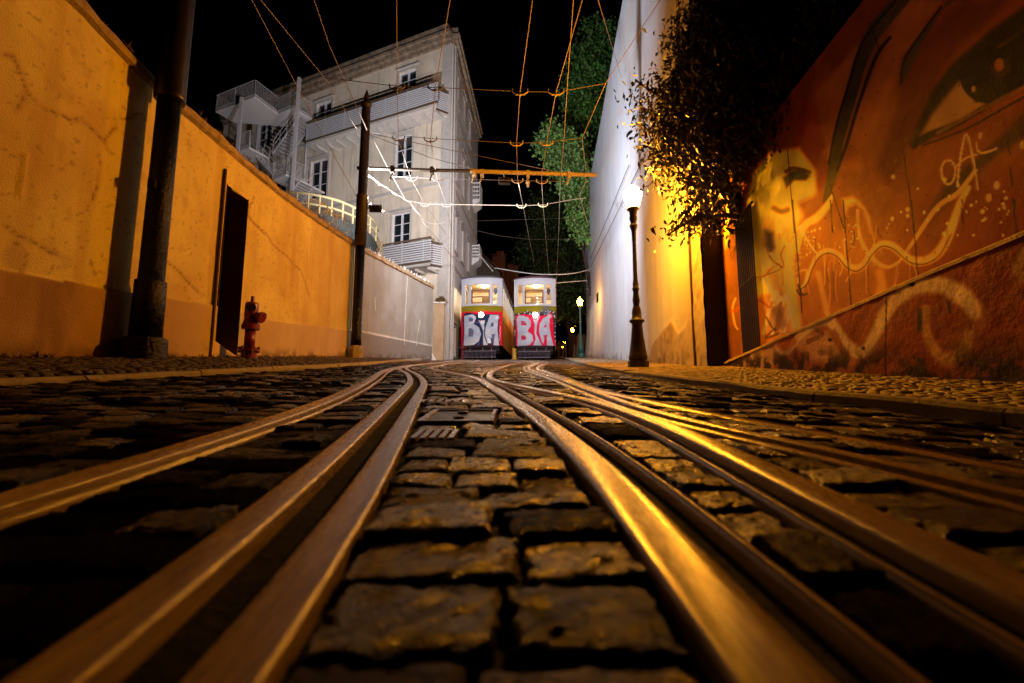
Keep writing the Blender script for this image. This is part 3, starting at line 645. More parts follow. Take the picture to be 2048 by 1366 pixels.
def paint(y, z, x):
    """spray-painted picture on the wall, drawn in the wall's own (y, z) via its photographed outline"""
    u, v = proj(x, y, z); n = fbm(y * 1.2, z * 1.2, 60); n2 = fbm(y * 7, z * 7, 61); n3 = fbm(y * 2, z * .6, 62)
    S = lambda pts, w, col, a=1.0, soft=.45, sm=True: mixc(C, stroke_mask(u, v, pts, w, soft, sm), col, a)
    Pm = lambda pts, soft, col, a=1.0: mixc(C, poly_mask(u, v, pts, soft), col, a)
    C = np.tile(np.array([.40, .19, .07]), (y.size, 1))
    mixc(C, sstep(.4, .7, n), (.34, .11, .05), .7)
    mixc(C, sstep(1900, 1700, u) * sstep(330, 500, v), (.62, .38, .11), .8)
    mixc(C, sstep(1760, 2000, u) * sstep(300, 420, v), (.32, .07, .04), .7)
    # big forehead bands
    Pm([A1(820, 550), A1(1130, 200), A1(1000, 640), A1(900, 980), A1(850, 700)], 6, (.50, .26, .13), .8)
    Pm([A1(1560, 0), A1(1330, 0), A1(1180, 400), A1(980, 700), A1(960, 1000), A1(1080, 1000), A1(1200, 700), A1(1350, 330)], 10, (.56, .30, .14), .7)
    Pm([A1(1340, 330), A1(1700, 0), A1(1950, 0), A1(1650, 300), A1(1500, 560), A1(1400, 830), A1(1250, 1080), A1(1180, 980), A1(1290, 640)], 14, (.22, .06, .045), .85)
    Pm([A1(760, 560), A1(830, 640), A1(880, 900), A1(900, 1080), A1(830, 1130), A1(800, 960), A1(700, 860)], 8, (.36, .08, .045), .9)
    # grey hair strands
    S([A1(1330, -10), A1(1160, 200), A1(1080, 380), A1(1020, 600), A1(960, 820), A1(920, 1030), A1(880, 1180)], [16, 15, 13, 12, 11, 10, 5], (.13, .12, .09), .95, .2)
    S([A1(1290, 10), A1(1110, 230), A1(1030, 460), A1(950, 720), A1(900, 960)], 2.4, (.02, .012, .01), .9, .4)
    S([A1(1260, 220), A1(1180, 330), A1(1080, 600), A1(1000, 860), A1(950, 1000)], 3.5, (.03, .015, .012), .9, .4)
    Pm([A1(1340, 330), A1(1560, 60), A1(1640, 0), A1(1600, 0), A1(1440, 270), A1(1370, 420), A1(1330, 500)], 3, (.13, .12, .09), .9)
    S([A1(1560, 40), A1(1355, 330), A1(1325, 490)], 2.5, (.02, .012, .01), .9, .4)
    # great eye
    Pm([A1(1430, 800), A1(1520, 620), A1(1640, 480), A1(1760, 380), A1(2080, 90), A1(2120, 420), A1(1900, 560), A1(1650, 720)], 5, (.50, .36, .22), 1)
    Pm([A1(1440, 690), A1(1500, 540), A1(1620, 380), A1(1860, 170), A1(2100, 0), A1(2100, 150), A1(1830, 320), A1(1640, 500), A1(1500, 680), A1(1400, 860), A1(1380, 840)], 8, (.025, .012, .012), .95)
    iris = np.hypot((u - A1(1840, 440)[0]) / 58, (v - A1(1840, 440)[1]) / 56)
    mixc(C, sstep(1.06, .98, iris), (.015, .012, .014)); Pm([A1(1700, 500), A1(1790, 360), A1(2080, 150), A1(2100, 480), A1(1880, 560), A1(1760, 600)], 5, (.015, .012, .014), 1)
    mixc(C, sstep(1.2, .8, np.hypot((u - A1(1905, 400)[0]) / 20, (v - A1(1905, 400)[1]) / 18)), (.14, .08, .12), .9)
    mixc(C, sstep(1.2, .8, np.hypot((u - A1(1900, 380)[0]) / 9, (v - A1(1900, 380)[1]) / 13)), (.50, .28, .12)); mixc(C, sstep(1.3, .8, np.hypot((u - A1(1750, 522)[0]) / 4, (v - A1(1750, 522)[1]) / 6)), (.5, .36, .2))
    S([A1(1400, 850), A1(1480, 800), A1(1640, 730), A1(1800, 640), A1(2060, 480)], [7, 8, 6, 5, 4], (.03, .015, .012), .9)
    S([A1(1460, 850), A1(1700, 760), A1(1900, 650), A1(2060, 560)], 2.4, (.04, .018, .012), .8)
    S([A1(1540, 780), A1(1760, 660), A1(2060, 500)], 4, (.45, .3, .16), .6)
    Pm([A1(1480, 860), A1(1800, 740), A1(1840, 830), A1(1600, 960), A1(1440, 1050), A1(1380, 980)], 16, (.52, .27, .13), .5)
    Pm([A1(2060, 640), A1(1960, 760), A1(1800, 900), A1(1600, 1060), A1(1450, 1300), A1(1480, 1310), A1(1700, 1080), A1(1900, 900), A1(2060, 800)], 10, (.11, .075, .045), .8)
    # tag writing  oAi
    tagc = (.9, .62, .38)
    th = np.linspace(.6, 6.6, 16); S([(A1(1602, 1015)[0] + 14 * math.sin(t) * (1 + .1 * math.cos(t)), A1(0, 1010)[1] - 24 * math.cos(t)) for t in th], 2.3, tagc, .9, .4)
    S([A1(1655, 1075), A1(1668, 960), A1(1690, 830), A1(1710, 788), A1(1735, 870), A1(1760, 1010), A1(1772, 1110)], 2.3, tagc, .9, .4)
    S([A1(1640, 985), A1(1700, 930), A1(1770, 905)], 2.0, tagc, .8, .4); S([A1(1768, 840), A1(1775, 880), A1(1800, 897), A1(1850, 885), A1(1885, 870)], 2.3, tagc, .9, .4)
    S([A1(1790, 785), A1(1790, 805)], 3.2, tagc, .9, .4)
    # small second face in yellow
    Pm([A2(420, 0), A1(470, 1000), A1(560, 900), A1(720, 870), A1(820, 1000), A1(830, 1180), A2(800, 40), A2(720, 130), A2(690, 400), A2(740, 760), A2(690, 760), A2(620, 540), A2(480, 560)], 8, (1.15, .86, .36), .95)
    Pm([A2(490, 130), A2(560, 60), A2(600, 200), A2(540, 330), A2(500, 260)], 12, (.5, .42, .22), .7)
    Pm([A2(520, 170), A2(575, 190), A2(590, 280), A2(560, 330), A2(530, 270)], 8, (.09, .09, .10), .85)
    Pm([A1(630, 1040), A1(680, 1000), A1(760, 990), A1(795, 1030), A1(770, 1060), A1(700, 1060), A1(650, 1110)], 5, (.06, .075, .07), .95)
    S([A1(650, 1005), A1(700, 985), A1(790, 1010)], 4, (.10, .05, .03), .8); mixc(C, sstep(1.2, .7, np.hypot(u - A1(712, 1022)[0], v - A1(0, 1022)[1]) / 6), (.10, .25, .24), .9)
    S([A1(690, 1180), A1(760, 1165), A1(800, 1120)], 2.5, (.85, .68, .34), .8); S([A1(580, 1220), A1(620, 1240), A1(660, 1230)], 6, (.09, .05, .03), .75, .8)
    Pm([A1(840, 1130), A1(880, 1200), A2(840, 80), A2(770, 120), A1(740, 1250), A1(720, 1190)], 9, (.42, .2, .08), .8)
    S([A2(560, 420), A2(590, 520), A2(630, 560)], 10, (.45, .38, .30), .5, .8); S([A2(600, 450), A2(640, 620), A2(690, 760)], 8, (.62, .44, .2), .6, .8)
    # pale sprays low on the left
    for a in (((520, 780), (560, 620), (600, 540)), ((570, 780), (590, 650), (610, 590)), ((610, 780), (640, 690), (670, 620)), ((640, 770), (660, 700), (690, 640)), ((700, 740), (680, 640), (650, 560))):
        S([A2(*q) for q in a], 3.5, (.95, .84, .74), .75, .6)
    Pm([A2(510, 560), A2(620, 560), A2(680, 640), A2(720, 760), A2(520, 800)], 14, (.75, .58, .46), .45)
    Pm([A2(560, 640), A2(620, 600), A2(660, 740), A2(590, 780)], 8, (.16, .09, .07), .55)
    S([A2(505, 455), A2(545, 500), A2(580, 570), A2(610, 590), A2(655, 560)], 2.8, (1.0, .9, .7), .85)
    Pm([A3(150, 120), A3(275, 150), A3(305, 1190), A3(205, 1220)], 6, (.30, .17, .09), .92); Pm([A3(165, 120), A3(215, 120), A3(205, 330), A3(185, 420)], 5, (1.0, .72, .3), .8); S([A3(255, 780), A3(235, 850), A3(250, 960), A3(270, 1000)], 2.2, (.7, .5, .28), .8)
    # glowing jelly-like plume, ribbons
    Pm([A1(985, 1165), A1(1040, 1155), A1(1090, 1190), A1(1140, 1270), A1(1150, 1366), A2(1110, 60), A2(1060, 20), A2(1020, 40), A1(1000, 1260)], 7, (1.0, .74, .3), .9)
    S([A2(1070, 60), A2(1075, 160), A2(1095, 250), A2(1150, 335), A2(1230, 392), A2(1300, 372), A2(1350, 310), A2(1420, 210), A2(1540, 40), A1(1660, 1130), A1(1760, 1000)], [3, 3, 3.5, 5, 4, 3, 3, 4, 5, 5, 4], (.82, .58, .3), .9)
    S([A2(720, 460), A2(735, 512), A2(770, 480), A2(800, 400), A2(840, 325), A2(900, 300), A2(960, 325), A2(1005, 380), A2(1060, 405), A2(1110, 375), A2(1150, 310), A2(1210, 260), A2(1280, 275), A2(1340, 325), A2(1400, 358), A2(1480, 352), A2(1550, 300), A2(1610, 190), A2(1670, 20), A1(1720, 1100)],
      [3, 3, 3, 4, 5, 6, 6, 7, 8, 7, 6, 7, 8, 8, 9, 9, 10, 9, 7, 5], (.88, .64, .34), .95)
    S([A2(715, 300), A2(735, 210), A2(770, 140), A2(830, 105), A2(880, 50), A1(905, 1180), A1(920, 1150)], [4, 6, 7, 8, 7, 5, 3], (.98, .72, .32), .95)
    S([A2(840, 430), A2(870, 560), A2(895, 680)], 5, (.95, .70, .38), .6, .8); S([A2(1200, 430), A2(1215, 500), A2(1195, 570)], 8, (.95, .66, .3), .6, .8)
    Pm([A2(860, 400), A2(1180, 440), A2(1170, 560), A2(980, 650), A2(900, 620)], 18, (.36, .19, .08), .55)
    r = np.random.default_rng(5)
    for k in range(120):
        if k < 55: cx, cy, rr = r.normal(775, 40), r.normal(240, 60), r.uniform(1.0, 2.6)
        elif k < 80: cx, cy, rr = r.normal(1040, 45), r.normal(190, 45), r.uniform(.9, 2.4)
        else: cx, cy, rr = r.uniform(1230, 1960), r.normal(60, 110), r.uniform(1.5, 4.4)
        q = A2(cx, cy); mm = np.hypot(u - q[0], (v - q[1]) * .8) < rr * 2
        if mm.any(): Cs = C[mm]; mixc(Cs, sstep(1.2, .7, np.hypot(u[mm] - q[0], (v[mm] - q[1]) * .8) / rr), (.95, .70, .36), .9); C[mm] = Cs
    for q in (A1(1885, 1085), A1(1838, 1160), A1(2040, 850)): mixc(C, sstep(1.3, .7, np.hypot(u - q[0], (v - q[1]) * .7) / 6), (.80, .62, .44), .9)
    for k in range(26):   # runs of paint under the ribbons, loose scribbles
        cx, cy = r.uniform(760, 1700), r.uniform(120, 420); L_ = r.uniform(60, 260)
        S([A2(cx, cy), A2(cx + r.normal(0, 8), cy + L_ * .5), A2(cx + r.normal(0, 14), cy + L_)], r.uniform(.7, 1.6), (.9, .66, .36) if k % 3 else (.06, .03, .015), r.uniform(.3, .7), .7)
    for k in range(14):
        q = np.array([r.uniform(520, 720), r.uniform(120, 700)]); pts = [A2(*q)]
        for j in range(4): q = q + r.normal(0, 45, 2); pts.append(A2(*q))
        S(pts, r.uniform(1.0, 2.6), [(1.0, .82, .5), (.10, .06, .03), (.5, .2, .06), (.95, .8, .62)][k % 4], r.uniform(.4, .8), .6)
    S([A2(735, 525), A2(775, 490), A2(806, 405), A2(845, 338), A2(900, 312), A2(955, 337), A2(1003, 393), A2(1060, 418), A2(1112, 388), A2(1155, 322), A2(1212, 272), A2(1280, 288), A2(1340, 340), A2(1400, 374), A2(1482, 370), A2(1556, 316), A2(1618, 200)], 1.5, (.12, .05, .02), .7)
    # panel seams, runs and pock marks
    for a in (((660, 880), (700, 1366)), ((905, 1080), (1000, 1366)), ((1335, 880), (1410, 1366)), ((1840, 100), (1960, 900), (2000, 1366)), ((1140, 130), (1200, 300))):
        S([A1(*q) for q in a], 1.1, (.03, .015, .01), .9, .5, False)
    for a in (((690, 0), (745, 660)), ((910, 0), (925, 190)), ((985, 0), (1035, 640)), ((1385, 0), (1425, 460)), ((1680, 0), (1690, 180)), ((1990, 0), (2010, 210))):
        S([A2(*q) for q in a], 1.2, (.03, .015, .01), .9, .5, False)
    for k in range(150):
        q = (r.uniform(1620, 2040), r.uniform(60, 640)); rr = r.uniform(.7, 1.7); mm = np.hypot(u - q[0], v - q[1]) < rr * 2
        if mm.any(): Cs = C[mm]; mixc(Cs, sstep(1.3, .7, np.hypot(u[mm] - q[0], v[mm] - q[1]) / rr), (.02, .012, .01), .8); C[mm] = Cs
    C = .45 * (np.clip(C, 0, 2) / .45) ** 1.7
    return np.clip(C * (0.72 + .42 * n2)[:, None], .003, .85)
def paint_low(y, z, x):
    u, v = proj(x, y, z); n = fbm(y * 1.5, z * 1.5, 70); n2 = fbm(y * 8, z * 8, 71)
    S = lambda pts, w, col, a=1.0, soft=.45: mixc(C, stroke_mask(u, v, pts, w, soft), col, a)
    Pm = lambda pts, soft, col, a=1.0: mixc(C, poly_mask(u, v, pts, soft), col, a)
    C = np.tile(np.array([.40, .17, .07]), (y.size, 1)); mixc(C, sstep(1680, 1900, u), (.30, .07, .04), .8); mixc(C, sstep(.4, .7, n), (.30, .12, .06), .5)
    Pm([A2(300, 960), A2(420, 880), A2(560, 830), A2(600, 900), A2(560, 990), A2(330, 1000)], 8, (.55, .45, .36), .7)
    Pm([A2(700, 850), A2(780, 790), A2(900, 770), A2(960, 870), A2(1060, 950), A2(1000, 960), A2(800, 940)], 10, (.70, .50, .36), .8)
    S([A2(590, 840), A2(620, 890), A2(660, 890), A2(690, 850), A2(770, 760), A2(840, 712), A2(910, 712), A2(960, 780), A2(1010, 850), A2(1060, 895), A2(1120, 880), A2(1170, 800), A2(1220, 690), A2(1300, 580), A2(1420, 510), A2(1560, 500), A2(1680, 560), A2(1760, 650)],
      [5, 6, 6, 7, 9, 10, 10, 10, 11, 12, 11, 11, 12, 13, 15, 16, 18, 16], (.72, .60, .46), .95, .5)
    S([A2(600, 830), A2(640, 860), A2(690, 830)], 9, (.48, .2, .07), .8); S([A2(930, 780), A2(980, 880), A2(1030, 940)], 7, (.42, .2, .08), .8)
    S([A2(830, 760), A2(860, 790), A2(780, 830)], 5, (.20, .10, .06), .7)
    S([A2(1470, 640), A2(1470, 760), A2(1520, 880), A2(1600, 930), A2(1690, 880), A2(1720, 790)], [8, 9, 11, 13, 12, 9], (.62, .44, .26), .75, .6)
    S([A2(1800, 660), A2(1700, 820), A2(1640, 960)], 18, (.36, .22, .11), .4, .7); S([A2(2046, 300), A2(2000, 400), A2(2046, 470)], 9, (.46, .33, .2), .8)
    S([A2(1240, 570), A2(1232, 1050)], 1.6, (.03, .02, .015), .95); Pm([A2(1420, 640), A2(1450, 640), A2(1450, 760), A2(1420, 780)], 4, (.02, .012, .01), .95); S([A2(1605, 600), A2(1610, 660)], 3, (.02, .012, .01), .9)
    for q in ((908, 820, 4), (1105, 870, 4), (1390, 490, 6)): mixc(C, sstep(1.3, .7, np.hypot(u - A2(*q[:2])[0], (v - A2(*q[:2])[1])) / q[2]), (.02, .012, .01), .9)
    zb = rpav_z(mural_x(y), y); mixc(C, sstep(.34, .03, z - zb - .14 * (n2 - .3)) * sstep(.3, .55, n2), (.035, .025, .018), .92)
    C = .42 * (np.clip(C, 0, 2) / .42) ** 1.5
    return np.clip(C * (0.6 + .5 * n2)[:, None], .003, .8)
def mural_grid(name, ya, yb, zlo, zhi, xo, pfun, m, parent, nz, step, warp):
    ys = np.arange(ya, yb + 1e-6, step); Yg, T = np.meshgrid(ys, np.linspace(0, 1, nz), indexing='ij'); zl = zlo(Yg); Zg = zl + (zhi(Yg) - zl) * T
    Xg = mural_x(Yg) + xo; C = pfun(Yg.ravel(), Zg.ravel(), Xg.ravel()); Xg = Xg + warp * (fbm(Yg * 4, Zg * 4, 80) - .5) + warp * .4 * (fbm(Yg * 14, Zg * 14, 81) - .5)
    ii, jj = np.meshgrid(np.arange(len(ys) - 1), np.arange(nz - 1), indexing='ij'); i = (ii * nz + jj).ravel()
    return np_mesh(name, np.stack([Xg, Yg, Zg], -1).reshape(-1, 3), np.stack([i, i + 1, i + nz + 1, i + nz], 1), m, C, parent, smooth=True)
mroot = thing('mural_wall', 'tall wall covered by a sprayed mural of a huge eye and flowing ribbons, right of the street', 'wall', (float(mural_x(MY0)), MY0, float(rpav_z(3.4, MY0))))
mural_grid('mural', MY0, MY1, lambda y: ledge(y) - .02, lambda y: mz_top + 0 * y, 0.0, paint, M['mural'], mroot, 380, .0125, .006)
pl_end = MY1 - .05
mural_grid('sloping_plinth', MY0, pl_end, lambda y: rpav_z(mural_x(y), y) - .06, lambda y: np.maximum(ledge(y), rpav_z(mural_x(y), y) + .005), -.10, paint_low, M['plinth'], mroot, 110, .0125, .018)
mb = MB(); yy = np.linspace(MY0, pl_end, 90); n = 4; vs = []
for a in yy:
    x = float(mural_x(a)); zt = max(float(ledge(a)), float(rpav_z(x, a)) + .006); j = RNG.normal(0, .004)
    vs += [(x - .115 + j, a, zt - .025), (x - .115 + j, a, zt + .004), (x - .095 + j, a, zt + .018), (x + .02, a, zt + .026)]
mb.add(vs, [(i * n + k, i * n + k + 1, (i + 1) * n + k + 1, (i + 1) * n + k) for i in range(89) for k in range(n - 1)])
mb.build('ledge_capping', mat('ledge_cap', (.55, .40, .20), .7, var=.4, vscale=14, bump=.9, bscale=30), mroot, smooth=False)
mb = MB(); xa, xb = float(mural_x(MY0)), float(mural_x(MY1))
mb.add([(xa + .35, MY0, -.3), (xb + .35, MY1, -.3), (xb + .35, MY1, mz_top), (xa + .35, MY0, mz_top), (xa + .006, MY0, mz_top + .006), (xb + .006, MY1, mz_top + .006)], [(0, 1, 2, 3), (3, 2, 5, 4)])
mb.add([(xa, MY0, -.3), (xa + .35, MY0, -.3), (xa + .35, MY0, mz_top), (xa, MY0, mz_top)], [(0, 1, 2, 3)])
mb.build('wall_body', M['coping'], mroot)
# barred window / gate leaf standing just off the mural wall
gq = [mur_pt(1478, 440, -.05), mur_pt(1512, 402, -.05)]; ga, gb = mur_pt(1512, 560, -.05)[0], mur_pt(1479, 560, -.05)[0]
gz0 = lambda yv: float(ledge(yv)) + .03; zt_a, zt_b = mur_pt(1511, 402, -.05)[1], mur_pt(1477, 445, -.05)[1]
g = thing('barred_grille', 'dark vertical-bar iron grille standing against the mural wall beside the tree', 'grille', (float(mural_x(ga)) - .06, ga, gz0(ga)))
fx = lambda yv: float(mural_x(yv)) - .06
for k in range(10):
    yv = ga + (gb - ga) * (k + .0) / 9; zt = zt_a + (zt_b - zt_a) * k / 9
    MB().tube([(fx(yv), yv, gz0(yv)), (fx(yv), yv, zt)], .013, 6).build('bar', M['black_iron'], g)
MB().tube([(fx(ga), ga - .06, zt_a + .03), (fx(gb), gb + .04, zt_b + .0)], .022, 6).build('top_rail', M['black_iron'], g)
MB().tube([(fx(ga), ga, (zt_a + gz0(ga)) / 2), (fx(gb), gb, (zt_b + gz0(gb)) / 2)], .015, 6).build('middle_rail', M['black_iron'], g)
# ================================================================== LEFT BUILDING
CB = Vector((-3.44, 24.0)); dA = Vector((-.916, .402)).normalized(); nA = Vector((-.402, -.916)).normalized()
dB = Vector((.072, .997)).normalized(); nB = Vector((.997, -.072)).normalized(); LA, LB = 20.0, 10.0
def frame(P, d, n): return lambda u, o, z: (P.x + d.x * u + n.x * o, P.y + d.y * u + n.y * o, z)
fA = frame(CB, dA, nA); fB = frame(CB, dB, nB)
def ptA(px, py, off=0.0):
    a = (px - 1024) / F; b = (683 - py) / F; rx, ry, rz = a, CT - b * ST, ST + b * CT
    P = CB + nA * off; k = (P.x * nA.x + P.y * nA.y) / (rx * nA.x + ry * nA.y); h = Vector((rx * k, ry * k)) - P
    return h.x * dA.x + h.y * dA.y, CAMZ + rz * k
ZT = ptA(903, 78)[1]; ZG = 1.2
def facade(fr, L, z0, z1, holes, depth):
    us = sorted({0.0, L} | {h[0] for h in holes} | {h[1] for h in holes}); zs = sorted({z0, z1} | {h[2] for h in holes} | {h[3] for h in holes}); mb = MB()
    for i in range(len(us) - 1):
        for j in range(len(zs) - 1):
            um, zm = (us[i] + us[i + 1]) / 2, (zs[j] + zs[j + 1]) / 2
            if any(h[0] < um < h[1] and h[2] < zm < h[3] for h in holes): continue
            mb.add([fr(us[i], 0, zs[j]), fr(us[i + 1], 0, zs[j]), fr(us[i + 1], 0, zs[j + 1]), fr(us[i], 0, zs[j + 1])], [(0, 1, 2, 3)])
    for h in holes:
        c = [(h[0], h[2]), (h[1], h[2]), (h[1], h[3]), (h[0], h[3])]
        for q in range(4):
            a, b = c[q], c[(q + 1) % 4]; mb.add([fr(a[0], 0, a[1]), fr(b[0], 0, b[1]), fr(b[0], -depth, b[1]), fr(a[0], -depth, a[1])], [(0, 1, 2, 3)])
    return mb
bld = thing('apartment_building', 'four-storey cream apartment block with louvred balconies, rising behind the left wall', 'building', (CB.x, CB.y, ZG))
def hole(pl, pt, pr, pb): 
    a = ptA(pl, pt); b = ptA(pr, pb); return [min(a[0], b[0]), max(a[0], b[0]), min(a[1], b[1]), max(a[1], b[1])]
HA = [hole(799, 147, 832, 186), hole(634, 209, 662, 244), hole(792, 276, 823, 350), hole(623, 324, 653, 392), hole(785, 429, 819, 490)]
top_sill = ptA(850, 178)[1]
for q in (0, 1): HA[q][2] = min(HA[q][2], HA[q][3] - 1.9)
L2z = HA[2]; L1z = HA[4]
HA.append([HA[3][0] + 3.6, HA[3][1] + 3.6, HA[3][2], HA[3][3]]); HA.append([HA[1][0] + 3.4, HA[1][1] + 3.4, HA[1][2], HA[1][3]]); HA.append([HA[1][0] + 5.6, HA[1][1] + 5.6, HA[1][2], HA[1][3]])
facade(fA, LA, ZG, ZT, HA, .16).build('wall', M['cream'], bld, fix=False)
HB = []
for u0 in (1.1, 3.3, 5.5):
    for zr in ((HA[0][2], HA[0][3]), (L2z[2] - .2, L2z[3]), (L1z[2] - .2, L1z[3]), (2.6, 4.3)): HB.append([u0, u0 + .95, zr[0], zr[1]])
wb = facade(fB, LB, ZG, ZT, HB, .16)
wob = wb.build('wall', M['wrender'], bld, fix=False)
def stain(o):
    me = o.data; a = me.attributes.new('Col', 'FLOAT_COLOR', 'POINT'); bm = bmesh.new(); bm.from_mesh(me)
    bmesh.ops.subdivide_edges(bm, edges=bm.edges, cuts=5, use_grid_fill=True); bm.to_mesh(me); bm.free()
    co = np.array([v.co for v in me.vertices]); u = (co[:, 1] - CB.y); z = co[:, 2]; C = np.tile(np.array([.85, .83, .84]), (len(co), 1))
    mixc(C, (z < 5.4 - .17 * u + .5 * fbm(u * 2, z, 4)).astype(float), (.46, .36, .24)); c4 = np.ones((len(co), 4), np.float32); c4[:, :3] = C
    a = me.attributes['Col']; a.data.foreach_set('color', c4.ravel())
stain(wob)
mb = MB()   # far walls and flat roof
pA = fA(LA, 0, 0); pB = fB(LB, 0, 0); pC = (pA[0] + dB.x * 9, pA[1] + dB.y * 9)
mb.add([(pA[0], pA[1], ZG), (pA[0], pA[1], ZT), (pC[0], pC[1], ZT), (pC[0], pC[1], ZG), (pB[0], pB[1], ZT), (pB[0], pB[1], ZG), (CB.x, CB.y, ZT)], [(0, 1, 2, 3), (3, 2, 4, 5), (1, 2, 4, 6)])
mb.build('rear_walls', M['cream'], bld, fix=False)
# cornice, corner pilaster, string courses
mb = MB()
def course(mb, z0, z1, oa, ob=None, ua=LA, ub=LB):
    ob = oa if ob is None else ob
    mb.fbox(fA, -.0, ua, .003, oa, z0, z1); mb.fbox(fB, 0.0, ub, .003, ob, z0, z1)
course(mb, ZT - .35, ZT - .12, .12); course(mb, ZT - .117, ZT + .16, .32); course(mb, ZT + .163, ZT + .34, .42)
mb.fbox(fA, .2, LA, -.5, .26, ZT + .343, ZT + .86); mb.fbox(fB, .2, LB, -.5, .26, ZT + .346, ZT + .86)
mb.build('cornice', M['cornice'], bld)
mb = MB(); zc1 = ptA(790, 385)[1]; zc2 = ptA(850, 526)[1]
for zc in (zc1, zc2, ptA(800, 233)[1]): mb.fbox(fA, .62, LA, .004, .05, zc - .09, zc + .09); mb.fbox(fB, .5, LB, .004, .05, zc - .09, zc + .09)
mb.build('string_course', M['stone_trim'], bld)
mb = MB(); mb.fbox(fA, .02, .6, .005, .07, ZG, ZT - .36); mb.fbox(fB, .02, .48, .005, .07, ZG, ZT - .36); mb.build('corner_pilaster', M['stone_trim'], bld)
def window(fr, h, shutter=False):
    u0, u1, z0, z1 = h; mb = MB(); d0, d1 = -.15, -.09; w = .07
    mb.fbox(fr, u0, u0 + w, d0, d1, z0, z1); mb.fbox(fr, u1 - w, u1, d0, d1, z0, z1); mb.fbox(fr, u0 + w + .002, u1 - w - .002, d0, d1, z1 - w, z1); mb.fbox(fr, u0 + w + .002, u1 - w - .002, d0, d1, z0, z0 + w)
    um = (u0 + u1) / 2; mb.fbox(fr, um - w * .8, um + w * .8, d0, d1 + .01, z0 + w + .002, z1 - w - .002)
    for q in (.36, .68):
        zz_ = z0 + (z1 - z0) * q
        for a, b in ((u0 + w + .002, um - w * .8 - .002), (um + w * .8 + .002, u1 - w - .002)): mb.fbox(fr, a, b, d0 + .01, d1 - .02, zz_ - .018, zz_ + .018)
    f = mb.build('window', M['frame'], bld)
    MB().fbox(fr, u0, u1, -.175, -.152, z0, z1).build('pane', M['pane'], f)
    mb = MB(); t = .13
    mb.fbox(fr, u0 - t, u0 - .002, .003, .05, z0 - .02, z1 + t); mb.fbox(fr, u1 + .002, u1 + t, .003, .05, z0 - .02, z1 + t); mb.fbox(fr, u0, u1, .003, .05, z1 + .002, z1 + t)
    mb.fbox(fr, u0 - t - .06, u1 + t + .06, .003, .14, z1 + t + .02, z1 + t + .1); mb.fbox(fr, u0 - t - .04, u1 + t + .04, .003, .1, z0 - .12, z0 - .023)
    mb.build('surround', M['stone_trim'], f)
for h in HA: window(fA, h)
for h in HB: window(fB, h)
def balcony(u0, u1, zb, zt, dep, nsl, end_only=False):
    """curved-end balcony: slab, louvre slats, posts, handrail; u0 = right (street) end"""
    r = min(.45, dep * .7); pl = [(u1, .02), (u1, dep)] if not end_only else [(u1, dep)]
    th = np.linspace(math.pi / 2, 0, 7); pl += [(u0 + r - r * math.cos(t) if False else u0 + r - r * math.cos(math.pi / 2 - t) , dep - r + r * math.sin(t)) for t in th]; pl += [(u0, .02)]
    sl_ = MB().poly_prism([fA(u, o, zb - .16) for u, o in ([(u1, .02)] + pl if end_only else pl)], (0, 0, .14)).build('balcony', M['stone_trim'], bld)
    mb = MB(); H = zt - zb
    def band(z0, z1, th_, mbx):
        for i in range(len(pl) - 1):
            a, b = Vector(fA(*pl[i], 0)), Vector(fA(*pl[i + 1], 0)); t = (b - a).normalized(); nn = Vector((t.y, -t.x, 0)) * th_
            mbx.add([(a.x, a.y, z0), (b.x, b.y, z0), (b.x, b.y, z1), (a.x, a.y, z1), (a.x + nn.x, a.y + nn.y, z0), (b.x + nn.x, b.y + nn.y, z0), (b.x + nn.x, b.y + nn.y, z1), (a.x + nn.x, a.y + nn.y, z1)], [(0, 1, 2, 3), (4, 5, 6, 7), (3, 2, 6, 7), (0, 1, 5, 4), (0, 3, 7, 4), (1, 2, 6, 5)])
    for k in range(nsl):
        z0 = zb + .12 + (H - .24) * k / nsl; band(z0, z0 + (H - .24) / nsl * .66, .02, mb)
    mb.build('louvres', M['louvre'], sl_)
    mb = MB(); pl0 = pl; pl = [(u + .06 if u < u1 - .1 and o > .1 else u, o - .06) for u, o in pl0]; band(zb + .1, zt - .1, .01, mb); mb.build('louvre_gap_shade', M['brownmetal'], sl_); pl = pl0  # dark sheet added to stand for shade in the louvre gaps
    mb = MB(); band(zb - .0, zb + .10, .03, mb); band(zt - .10, zt, .04, mb); mb.build('rails', M['brownmetal'], sl_)
    n = max(2, int((u1 - u0) / 1.6))
    for k in range(n + 1):
        u = u0 + r + (u1 - u0 - r) * k / n; MB().fbox(fA, u - .02, u + .02, dep + .0, dep + .022, zb + .1, zt - .1).build('post', M['louvre'], sl_)
    mb = MB()
    for k in range(int((u1 - u0) / .8)): u = u0 + .3 + k * .8; mb.fbox(fA, u - .04, u + .04, .02, dep * .8, zb - .3, zb - .162)
    mb.build('brackets', M['stone_trim'], sl_)
D1 = 1.2
a = ptA(866, 162, D1); b = ptA(866, 207, D1); c = ptA(613, 268, D1)
balcony(ptA(887, 190, D1 * .5)[0], c[0], b[1], a[1], D1, 9)
a = ptA(860, 473, D1); b = ptA(860, 524, D1); c = ptA(764, 500, D1)
balcony(ptA(874, 500, D1 * .5)[0], c[0], b[1], a[1], D1, 9)
